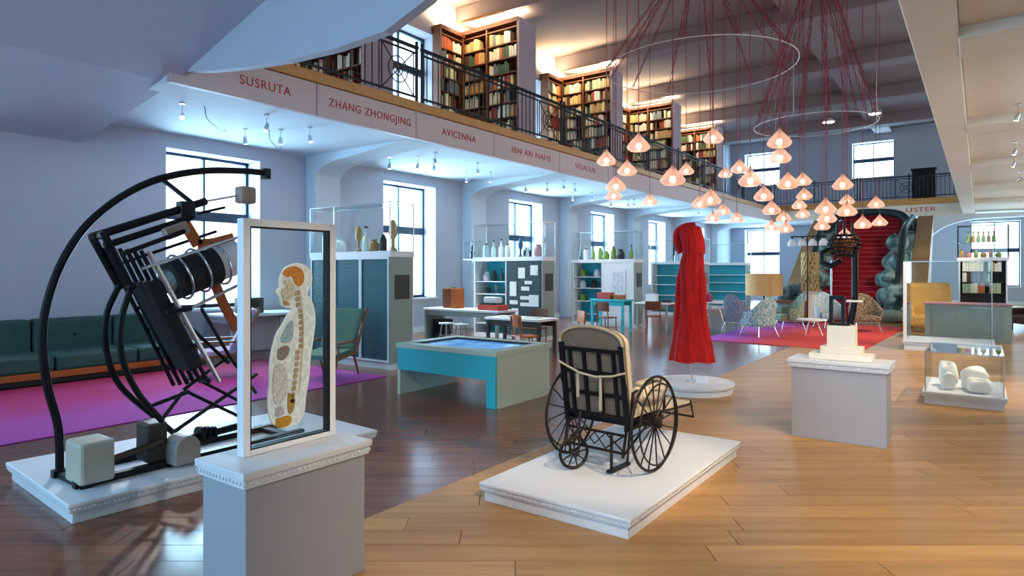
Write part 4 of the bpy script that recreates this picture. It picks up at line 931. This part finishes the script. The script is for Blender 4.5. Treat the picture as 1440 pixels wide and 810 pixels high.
chair('light tan wooden chair behind the pale table', -6.75, 17.2, math.radians(-70), mat('tan_ply', '#b5803e', .5), legw)
chair('brown wooden chair tucked under the white reading table', -7.8, 11.5, math.radians(0), 'wood_d', legw)
for i, (x, y, z, sx, sy, sz, m_, l) in enumerate(((-8.4, 15.9, .902, .2, .14, .16, redc, 'red orange box on the turquoise high table'), (-8.0, 15.95, .902, .14, .12, .1, M['wood_o'], 'orange wooden tray on the turquoise high table'), (-7.6, 17.2, .782, .15, .11, .22, M['white'], 'white upright box on the pale table'), (-7.2, 17.3, .782, .12, .1, .06, M['notice'], 'dark low box on the pale table'))):
    o = thing('desk_box', l, 'box', (x, y, z)); MB().box(-sx, sx, -sy, sy, 0, sz).build('box_body', m_, o, bevel=.006); MB().box(-sx-.006, sx+.006, -sy-.006, sy+.006, sz, sz+.02).build('box_lid', m_, o)
for x, y, l in ((-8.1, 10.8, 'stack of white papers on the white reading table'), (-7.4, 10.85, 'white open leaflet on the white reading table')):
    tag(MB().prism([(x-.16, y-.1), (x+.15, y-.12), (x+.17, y+.1), (x-.14, y+.12)], 'z', .721, .74).build('paper_stack', M['paper']), l, 'paper')
t = thing('bench_box', 'black box on the side counter under the first window', 'box', (-11.75, 7.2, .852)); MB().box(-.2, .2, -.2, .2, 0, .3).build('box_body', M['notice'], t, bevel=.01); MB().box(.2, .21, -.12, .12, .05, .25).build('box_face', M['black'], t)

# ------------------------------------------------------------------ far seating group
def armchair(label, x, y, rz, c, c2):
    fm = mat('pattern_'+c[1:], c, .85, var=.2, scale=26, col2=c2)
    t = thing('armchair', label, 'armchair', (x, y, .022), rz, 'patterned armchairs on the red rug')
    MB().box(-.32, .32, -.34, .3, .27, .44).build('seat', fm, t, bevel=.05)
    P = [(.40*math.cos(a), .36*math.sin(a)) for a in [PI*(-.12)+PI*1.24*i/16 for i in range(17)]]
    V = []; 
    for x_, y_ in P:
        h = .62 + .42*max(0, math.sin(math.atan2(y_, x_)))**1.5
        V += [(x_, y_, .28), (x_*1.06, y_*1.1, h), (x_*.88, y_*.88, .28), (x_*.92, y_*.95, h)]
    F = []
    for i in range(16):
        j = 4*i; k = j+4; F += [(j, k, k+1, j+1), (j+2, j+3, k+3, k+2), (j+1, k+1, k+3, j+3), (j, j+2, k+2, k)]
    F += [(0, 1, 3, 2), (64, 66, 67, 65)]
    MB().add(V, F).build('wrap_back', fm, t, smooth=True, bevel=.02)
    for sx in (-1, 1):
        for sy in (-1, 1): MB().tube([(sx*.25, sy*.24, .28), (sx*.33, sy*.32, 0)], [.016, .012], 8).build('leg', M['steel'], t)
    MB().box(-.3, .3, -.3, .28, .25, .27).build('seat_frame', M['steel'], t)
armchair('armchair with blue and pink pattern by the lilac rug corner', -5.35, 17.9, math.radians(160), '#4f7ba0', '#a58a86')
armchair('armchair with teal and white pattern on the red rug', -4.55, 16.9, math.radians(-120), '#4d8a92', '#b8c4c0')
armchair('armchair with brown and tan pattern before the staircase', -2.55, 20.0, math.radians(20), '#6a4a34', '#a89a80')
armchair('armchair with pale green pattern at the middle of the red rug', -4.35, 19.3, math.radians(-60), '#8fa08c', '#5c6a58')
armchair('armchair with pale blue pattern near the stair foot', -3.55, 20.6, math.radians(40), '#86b2c4', '#d0d4d0')
t = thing('drum_lamp', 'large drum lamp with a tan shade beside the staircase', 'lamp', (-6.0, 22.9, 0))
MB().lathe([(.0, 0), (.3, 0), (.3, .03), (.03, .06), (0, .06)], 24).build('base', M['black'], t); MB().cyl((0, 0, .05), (0, 0, 1.1), .025).build('pole', M['black'], t)
q = MB(); q.lathe([(.58, .84), (.6, .84), (.6, 1.58), (.58, 1.58), (.58, .84)], 40); q.build('shade', mat('tan_drum_shade', '#c79a62', .7, var=.08, emit=.12), t, smooth=True)
def low_table(label, x, y, h, r, tm):
    t = thing('coffee_table', label, 'table', (x, y, .022 if x > -5.5 else 0)); MB().lathe([(0, h-.03), (r, h-.03), (r, h), (0, h)], 28).build('table_top', M[tm], t)
    for i in range(3): a = 2*PI*i/3; MB().cyl((r*.3*math.cos(a), r*.3*math.sin(a), h-.03), (r*.7*math.cos(a), r*.7*math.sin(a), .0), .014, n=6).build('leg', M['steel'], t)
low_table('white round table at the lilac end of the red rug', -6.6, 19.4, .74, .55, 'white'); low_table('white low round table among the patterned armchairs', -3.5, 17.9, .42, .36, 'white')
t = thing('magazine_rack', 'low wooden rack with grey shelves beneath the drum lamp', 'rack', (-5.0, 22.0, .017))
MB().box(-.55, .55, -.2, .2, 0, .06).build('base', M['wood_d'], t); MB().box(-.55, .55, -.2, .2, .62, .7).build('top_board', M['wood_d'], t)
for x in (-.53, 0, .5): MB().box(x, x+.03, -.2, .2, .06, .62).build('divider', M['wood_d'], t)
MB().box(-.5, .5, -.19, .19, .33, .36).build('shelf', M['greygreen'], t)
tag(MB().lathe([(0, .741), (.16, .741), (.2, .83), (.17, .97), (.06, 1.0), (0, 1.0)], 16, (-6.75, 19.3, 0)).build('magenta_pot', mat('magenta_glaze', '#8c1458', .4, var=.2), smooth=True), 'magenta rounded pot on the white round table', 'pot')
t = thing('bell_lamp_stand', 'black stand with a row of white bell shades before the stair', 'lamp', (-4.35, 21.6, .017))
MB().lathe([(0, 0), (.22, 0), (.22, .03), (.02, .05), (0, .05)], 20).build('base', M['black'], t); MB().cyl((0, 0, .04), (0, 0, 2.75), .02).build('pole', M['black'], t); MB().box(-.5, .5, -.015, .015, 2.72, 2.76).build('cross_arm', M['black'], t)
for i in range(4):
    s_ = MB().lathe([(.13, 0), (.135, .0), (.12, .12), (.06, .2), (.03, .22), (0, .22)], 18, (-.45+.3*i, 0, 2.45)).build('bell_shade', M['white'], t, smooth=True); MB().cyl((-.45+.3*i, 0, 2.67), (-.45+.3*i, 0, 2.75), .03).build('shade_cap', M['black'], s_)
t = thing('lattice_vase', 'golden lattice column vase at the left of the staircase', 'vase', (-4.62, 23.35, 0))
MB().lathe([(0, 0), (.3, 0), (.32, .06), (.2, .1), (.2, .9), (.26, 1.0), (0, 1.0)], 24).build('foot', M['cream'], t); m = MB()
for i in range(12):
    for s in (-1, 1): m.tube([(.26*math.cos(2*PI*i/12+s*k*.22), .26*math.sin(2*PI*i/12+s*k*.22), 1.0+k*.13) for k in range(11)], .022, 5)
m.build('lattice_body', mat('gilt_lattice', '#cda868', .45, .3, var=.2), t)

# ------------------------------------------------------------------ staircase with red treads
stone = mat('verdigris_stone', '#86a6a4', .75, var=.3, scale=3.5, col2='#3f5a5e', bump=.6); red = mat('crimson_carpet', '#98091f', .95, var=.1, scale=30, bump=.2)
t = thing('staircase', 'broad staircase with crimson carpet between verdigris stone flanks', 'staircase', (-3.75, 24.9, 0), math.radians(1))
ns = 22; rise = 4.1/ns; run = .34
for i in range(ns):
    MB().box(-1.15, 1.15, run*i, run*i+run+.03, max(0, rise*i-.3), rise*(i+1)).build('step', red, t, bevel=.012)
for i in range(ns): MB().box(-1.15, 1.15, run*i-.012, run*i+.004, rise*(i+1)-.02, rise*(i+1)+.002).build('nosing', mat('stair_nosing', '#c6484e', .6), t)
E_ = run*ns
for s in (-1, 1):
    prof = [(-.5, 0), (-.55, .5), (-.4, .85), (-.1, .95), (.5, .8), (1.2, 1.2)] + [(run*i, rise*i+.95-.05*i+.1*math.sin(i*.9)) for i in range(5, ns+1, 2)] + [(E_+.1, 3.95), (E_+.1, 3.6)] + [(run*i, max(0, rise*i-.35)) for i in range(ns, 1, -2)] + [(.2, 0)]
    x0, x1 = (1.16, 1.75) if s > 0 else (-1.75, -1.16)
    MB().prism(prof, 'x', x0, x1).build('flank_wall', stone, t, bevel=.08)
    q = MB(); q.tube(bez([(s*1.45, -.55, 1.0), (s*1.5, -.1, 1.1), (s*1.47, 1.2, 1.35), (s*1.47, 3.4, 3.1), (s*1.5, 5.4, 3.6), (s*1.52, E_, 3.98)], 6), .13, 10).build('hand_roll', mat('dark_bronze', '#24363a', .5, .3, var=.2), t, smooth=True)
    MB().tube(bez([(s*1.7, -.7, 0), (s*1.95, -.6, .5), (s*1.8, -.5, .95), (s*1.4, -.55, 1.0), (s*1.3, -.6, .75), (s*1.5, -.62, .65)], 6), [.3, .29, .28, .27, .26, .25] + [.24-.004*i for i in range(25)], 12).build('scroll_newel', stone, t, smooth=True)
    MB().prism([(.5, 0), (2.2, 0), (3.4, 0), (6.5, 2.9), (7.2, 4.0), (4.2, 2.6), (2.2, 1.4), (.8, .7)], 'x', s*1.76 if s > 0 else -2.3, 2.3 if s > 0 else -1.76).build('outer_stringer', mat('tan_stringer', '#b39066', .6, var=.1), t)
MB().tube(bez([(-1.6, 5.9, 3.3), (-1.2, 6.2, 4.0), (0, 6.4, 4.2), (1.2, 6.2, 4.0), (1.6, 5.9, 3.3)], 6), .16, 10).build('arch_roll', MATS['dark_bronze'], t, smooth=True)
for s in (-1, 1):
    for y_, z_, rr_ in ((.6, .75, .42), (1.7, 1.35, .4), (2.9, 2.0, .42), (4.2, 2.75, .38)):
        V_ = MB().ball((0, 0, 0), 1, 16, 10); f_ = [(s*(1.22+.06*math.sin(y_*3))+a*rr_*(1+.18*math.sin(5*b_+y_)), y_+b_*rr_*1.35*(1+.15*math.sin(4*c_)), z_+c_*rr_*(1+.2*math.sin(6*a+y_))) for a, b_, c_ in V_.v]
        MB().add(f_, V_.f).build('carved_boss', stone, t, smooth=True)
grey_c = mat('grey_cushion', '#8fa39c', .9, var=.2, scale=14)
for x, y, z, l in ((-5.75, 24.3, 0, 'grey green floor cushion at the left foot of the stairs'), (-2.35, 23.95, 0, 'grey green floor cushion at the right foot of the stairs')):
    o = thing('floor_cushion', l, 'cushion', (x, y, z)); MB().ball((0, 0, .22), (.42, .36, .22), 20, 10).build('cushion_body', grey_c, o, smooth=True); MB().ring((0, 0, .22), (0, 0, 1), .41, .012, 32, 6, .86).build('piping', grey_c, o)
# wooden landing steps right of the stair
oak = mat('pale_oak_steps', '#c9985c', .5, var=.12)
t = thing('oak_steps', 'pale oak block steps beside the right stair flank', 'steps', (-1.0, 22.1, 0))
for i in range(3): MB().box(-.75, .75, i*.35, 1.4, i*.22, (i+1)*.22).build('step', oak, t, bevel=.01)
t = thing('yellow_armchair', 'rounded tan armchair standing behind the tall glass vitrine', 'armchair', (-1.1, 20.9, 0), math.radians(10))
ych = mat('tan_velvet', '#d0a052', .8, var=.1)
MB().box(-.5, .5, -.4, .4, .16, .5).build('seat', ych, t, bevel=.08); MB().box(-.55, .55, .3, .55, .16, 1.35).build('backrest', ych, t, bevel=.12)
for s in (-1, 1):
    MB().box(s*.52-.1, s*.52+.1, -.42, .32, .16, .75).build('arm', ych, t, bevel=.07)
    for y in (-.32, .42): MB().cyl((s*.45, y, .17), (s*.45, y, 0), .03, n=8).build('leg', legw, t)
t = thing('grey_counter', 'grey green counter with rosy top behind the tall vitrine', 'counter', (-.35, 19.2, 0))
MB().box(-.75, .95, -.4, .4, 0, .86).build('counter_body', M['greygreen'], t); MB().box(-.78, .98, -.43, .43, .86, .9).build('counter_top', mat('rose_top', '#b07a80', .5), t, bevel=.006); MB().box(-.6, .8, -.41, -.401, .1, .78).build('front_panel', mat('grey_front', '#8a9a98', .5, var=.1), t)
# right-hand bookcase with a bottle vitrine
t = thing('shelf_cabinet', 'black shelved bookcase with a bottle vitrine near the end window', 'bookcase', (.07, 25.1, 0))
for x in (-.62, .58): MB().box(x, x+.04, -.2, .2, 0, 2.0).build('upright', M['white'], t)
MB().box(-.58, .58, .17, .2, .05, 2.0).build('back_panel', M['notice'], t)
RZ = (.5, .98, 1.33, 1.66)
for z in RZ + (1.98,): MB().box(-.58, .58, -.19, .17, z-.03, z).build('shelf', M['notice'], t)
MB().box(-.66, .66, -.24, .24, 2.0, 2.1).build('vitrine_base', M['white'], t); MB().box(-.58, .58, -.19, .17, .05, .2).build('kick_board', M['white'], t)
glass_box(t, -.64, .64, -.22, .22, 2.1, 3.1, 'black', er=.014)
MB().box(-.62, .62, -.2, .2, 2.55, 2.565).build('glass_shelf', M['case_glass'], t)
fin_shelf_books(lambda x, z: (.07-.55+x, 24.95, z), (0, 0, 0), 0, 1.1, RZ[1:], False, '', '', 'rows of books on the black shelved bookcase', [2, 2, 1, 1, 3, 1, 1, 4, 3, 1])
for i in range(6): curio(1, [1, 2, 1][i % 3], -.3+.13*i, 25.1, 2.567, 1.0, 'on the upper glass shelf by the end window'); curio([0, 2][i % 2], [2, 6, 1][i % 3], -.48+.19*i, 25.1, 2.102, .95, 'on the lower vitrine floor by the end window')
t = thing('brown_armchair', 'dark brown leather armchair beside the black shelved bookcase', 'armchair', (1.15, 22.9, 0), math.radians(-60))
brn = mat('brown_leather', '#3d1f18', .5, var=.2)
MB().box(-.36, .36, -.36, .36, .2, .46).build('seat', brn, t, bevel=.06); MB().box(-.4, .4, .24, .44, .2, .95).build('backrest', brn, t, bevel=.08)
for s in (-1, 1):
    MB().box(s*.4-.07, s*.4+.07, -.36, .26, .2, .64).build('arm', brn, t, bevel=.05)
    for y in (-.28, .34): MB().cyl((s*.34, y, .21), (s*.34, y, 0), .025, n=8).build('leg', M['black'], t)
# dark door in the left wall, far end
d = st(MB().box(XW, XW+.05, 30.6, 32.3, 0, 3.3).build('door_1', mat('dark_teal_door', '#20424e', .5, var=.1)), 'dark teal door in the left wall'); MB().box(XW+.05, XW+.1, 30.75, 30.8, 1.0, 1.2).build('door_handle', M['steel'], d)
MB().box(XW+.05, XW+.07, 30.8, 32.1, .3, 1.4).build('door_panel', MATS['dark_teal_door'], d); MB().box(XW+.05, XW+.07, 30.8, 32.1, 1.6, 3.1).build('door_panel', MATS['dark_teal_door'], d)

# ------------------------------------------------------------------ pendant lamps on red cords, hanging rings
cordm = mat('red_cord', '#8e1f3a', .7, var=.2, scale=60)
sh = bpy.data.materials.new('blush_glass'); sh.use_nodes = True; nt = sh.node_tree; nt.nodes.remove(nt.nodes['Principled BSDF'])
o_ = nt.nodes['Material Output']; tr = nt.nodes.new('ShaderNodeBsdfTransparent'); tl = nt.nodes.new('ShaderNodeBsdfTranslucent'); df = nt.nodes.new('ShaderNodeBsdfPrincipled')
tr.inputs[0].default_value = (1, .88, .82, 1); tl.inputs[0].default_value = (1, .66, .52, 1); df.inputs['Base Color'].default_value = (.95, .74, .67, 1); df.inputs['Roughness'].default_value = .25
ns_ = nt.nodes.new('ShaderNodeTexNoise'); ns_.inputs['Scale'].default_value = 3
m1 = nt.nodes.new('ShaderNodeMixShader'); m1.inputs[0].default_value = .5; nt.links.new(tl.outputs[0], m1.inputs[1]); nt.links.new(df.outputs[0], m1.inputs[2])
m2 = nt.nodes.new('ShaderNodeMixShader'); mr = nt.nodes.new('ShaderNodeMapRange'); mr.inputs[3].default_value = .30; mr.inputs[4].default_value = .44
nt.links.new(ns_.outputs[0], mr.inputs[0]); nt.links.new(mr.outputs[0], m2.inputs[0]); nt.links.new(m1.outputs[0], m2.inputs[1]); nt.links.new(tr.outputs[0], m2.inputs[2]); nt.links.new(m2.outputs[0], o_.inputs[0])
bulbm = mat('warm_bulb', '#ffdcb4', .5, emit=12)
shade = MB().lathe([(.022, 0), (.035, -.03), (.10, -.10), (.165, -.17), (.205, -.225), (.21, -.245), (.2, -.27), (.17, -.30), (.15, -.315)], 12).mesh('shade', sh, True)
bulb = MB().ball((0, 0, -.23), (.05, .05, .06), 12, 8).mesh('bulb', bulbm, True)
sock = MB().cyl((0, 0, -.18), (0, 0, .03), .022, n=8).mesh('lamp_holder', mat('copper_holder', '#b06a48', .4, .4))
def at_px(px, d, y):   # surveyed bearing and range to a plan position
    s = (px-720)/900*d; return (-d*math.sin(TH)+s*math.cos(TH), d*math.cos(TH)+s*math.sin(TH), 1.7+(380-y)*d/900)
PEND = [(853, 219, 28), (898, 197, 33), (882, 233, 28), (866, 255, 28), (863, 270, 24), (914, 278, 22), (946, 243, 36), (999, 274, 30), (1017, 292, 22), (1036, 303, 20), (1003, 187, 30), (1040, 231, 25), (1055, 246, 33), (1074, 269, 28), (1085, 289, 26), (1002, 302, 18),
        (1096, 191, 34), (1097, 214, 31), (1108, 251, 31), (1129, 249, 24), (1131, 270, 22), (1124, 284, 20), (1129, 297, 17), (1102, 302, 21), (1105, 317, 21), (1085, 315, 19), (1185, 253, 28), (1161, 287, 28), (1163, 301, 26), (1156, 313, 22), (1191, 291, 28), (1191, 278, 18), (1232, 282, 22), (1213, 310, 24), (1237, 308, 20), (1188, 326, 21), (1020, 240, 20), (984, 281, 24), (965, 235, 22)]
def lampring(name, label, c, r):
    t = thing(name, label, 'ring', c); MB().ring((0, 0, 0), (0, 0, 1), r, .013, 72, 8).build('hoop', mat('pale_hoop', '#c9c4c6', .5), t, smooth=True)
    for i in range(3): a = 2*PI*i/3+.4; MB().cyl((r*math.cos(a), r*math.sin(a), 0), (r*math.cos(a), r*math.sin(a), ZC-c[2]), .005, n=5).build('suspension_wire', M['steel'], t)
    return t
c1 = Vector(at_px(983, 15, 96)); c2 = Vector(at_px(1145, 17, 176)); h1 = Vector((c1.x, c1.y, ZC-.06)); h2 = Vector(at_px(1150, 16.2, -30)); h2.z = ZC-.06
RG = [lampring('hanging_ring', 'large pale hoop hanging high over the pendant lamps', c1, 2.15), lampring('hanging_ring', 'smaller pale hoop hanging over the lamps near the stair', c2, 1.5)]
for i, h in enumerate((h1, h2)):
    tag(MB().lathe([(0, -.12), (.2, -.1), (.26, 0), (.26, .05), (0, .05)], 24, h).build('ceiling_rose', M['warm']), ['round ceiling rose gathering cords above the large hoop', 'round ceiling rose gathering cords above the smaller hoop'][i], 'ceiling rose')
side = lambda x: 'over the long gallery side' if x < 960 else ('under the smaller hoop' if x > 1140 else 'in the middle of the cluster')
taken = []
for i, (px, py, wd) in enumerate(PEND):
    d0_ = min(18.5, max(9.5, .42*900/wd))
    for q in range(40):     # keep every lamp clear of its neighbours
        d = d0_ + (q+1)//2*.12*(1 if q % 2 else -1); p = Vector(at_px(px, d, py))
        if all((p.x-a)**2+(p.y-b)**2 > .46**2 for a, b in taken): break
    taken.append((p.x, p.y)); p.z += .12
    t = thing('pendant_lamp', 'blush glass pendant lamp %s, hanging %s' % (side(px), 'high' if py < 225 else ('low' if py > 285 else 'at middle height')), 'pendant lamp', p, 0, 'blush pendant lamps')
    put('shade', shade, t); put('bulb', bulb, t); put('lamp_holder', sock, t)
    h = h1 if px < 1030 else h2; zr = (c1.z+.1) if px < 1030 else (c2.z+.9); zr = ZC
    MB().cyl((0, 0, .02), (0, 0, ZC-p.z), .0085, n=5).build('cord', cordm, t)
# swags of spare twisted cord between the ceiling roses and the hoops
for j, (h, c, r, n) in enumerate(((h1, c1, 2.15, 12), (h2, c2, 1.5, 14))):
    for i in range(n):
        a = 2*PI*i/n+.2; e = c + Vector((r*math.cos(a), r*math.sin(a), 0)); s_ = h + Vector((.22*math.cos(a), .22*math.sin(a), -.1))
        L = [s_ + (e-s_)*q/14 - c for q in range(15)]; m = MB()
        for ph in (0, PI): m.tube([v + Vector((.03*math.cos(q*1.6+ph), .03*math.sin(q*1.6+ph), 0)) for q, v in enumerate(L)], .010, 4)
        m.build('twisted_cord', cordm, RG[j])

# ------------------------------------------------------------------ track spots, downlights, cables
spotw = mat('spot_lens', '#fff4e2', .5, emit=10)
def track_spot(x, y, z, tgt, label, g):
    t = thing('track_spot', label, 'spotlight', (x, y, z), 0, g); t.scale = (.7, .7, .7); dr = (Vector(tgt)-Vector((x, y, z-.3))).normalized()
    MB().lathe([(0, -.03), (.06, -.03), (.06, 0), (0, 0)], 14).build('mount', M['steel'], t); MB().cyl((0, 0, -.02), (0, 0, -.24), .01, n=6).build('stem', M['steel'], t)
    c = Vector((0, 0, -.3)); b_ = MB().tube([c-dr*.09, c-dr*.03, c+dr*.1], [.03, .05, .055], 14).build('lamp_head', M['steel'], t, smooth=True); MB().tube([c+dr*.1, c+dr*.106], [.046, .046], 14).build('lens', spotw, b_)
    MB().tube([c+Vector((.06, 0, 0)), c+Vector((.05, 0, .07)), Vector((0, 0, -.24))], .006, 5).build('bracket', M['steel'], t)
for i, ((x, y), tg, p, a) in enumerate(SPOTS_L):
    track_spot(x, y, ZS, tg, 'small white spotlight on the blue lit soffit of the long gallery', 'spotlights under the long gallery')
for k in range(2, 8):
    for dx, dy in ((0, 0), (.5, .4)): track_spot(-10.9+dx, 2.0+k*2.72+dy if k > 2 else 6.6+dy, ZS, (-10.9, 2+k*2.72, 0), 'small white spotlight on the blue lit soffit of the long gallery', 'spotlights under the long gallery')
for i, ((x, y), tg, p, a) in enumerate(SPOTS_R): track_spot(x, y, ZS+.12, tg, 'small spotlight on the cream beamed soffit', 'spotlights under the cream soffit')
for x, y in ((.55, 9.9), (.7, 12.2), (.5, 13.3), (.75, 16.0), (.6, 17.2), (.65, 19.2)): track_spot(x, y, ZS+.12, (x-1.5, y+1, 0), 'small spotlight on the cream beamed soffit', 'spotlights under the cream soffit')
for p_, l in (((-9.9, 5.3), 'thin looping cable from the soffit near the first window'), ((-10.6, 6.9), 'second thin cable hanging from the soffit by the first window')):
    tag(MB().tube(bez([(p_[0], p_[1], ZS), (p_[0]-.2, p_[1]+.15, ZS-.14), (p_[0]-.5, p_[1]+.5, ZS-.2), (p_[0]-1.0, p_[1]+.9, ZS-.12), (p_[0]-1.3, p_[1]+1.1, ZS)], 6), .007, 5).build('cable', M['black']), l, 'cable')
for px, py, d, l in ((1165, 172, 27, 'white dish ceiling lamp left of the pair at the far ceiling'), (1230, 160, 27, 'white dish ceiling lamp nearest the end window')):
    p = Vector(at_px(px, d, py)); t = thing('dish_lamp', l, 'ceiling lamp', p)
    MB().lathe([(0, 0), (.24, 0), (.26, .03), (.12, .16), (.03, .2), (0, .2)], 20).build('dish', M['white'], t, smooth=True); MB().lathe([(0, -.02), (.2, -.012), (.22, 0), (0, 0)], 20).build('diffuser', spotw, t); MB().cyl((0, 0, .19), (0, 0, ZC-p.z), .012, n=6).build('stem', M['black'], t)
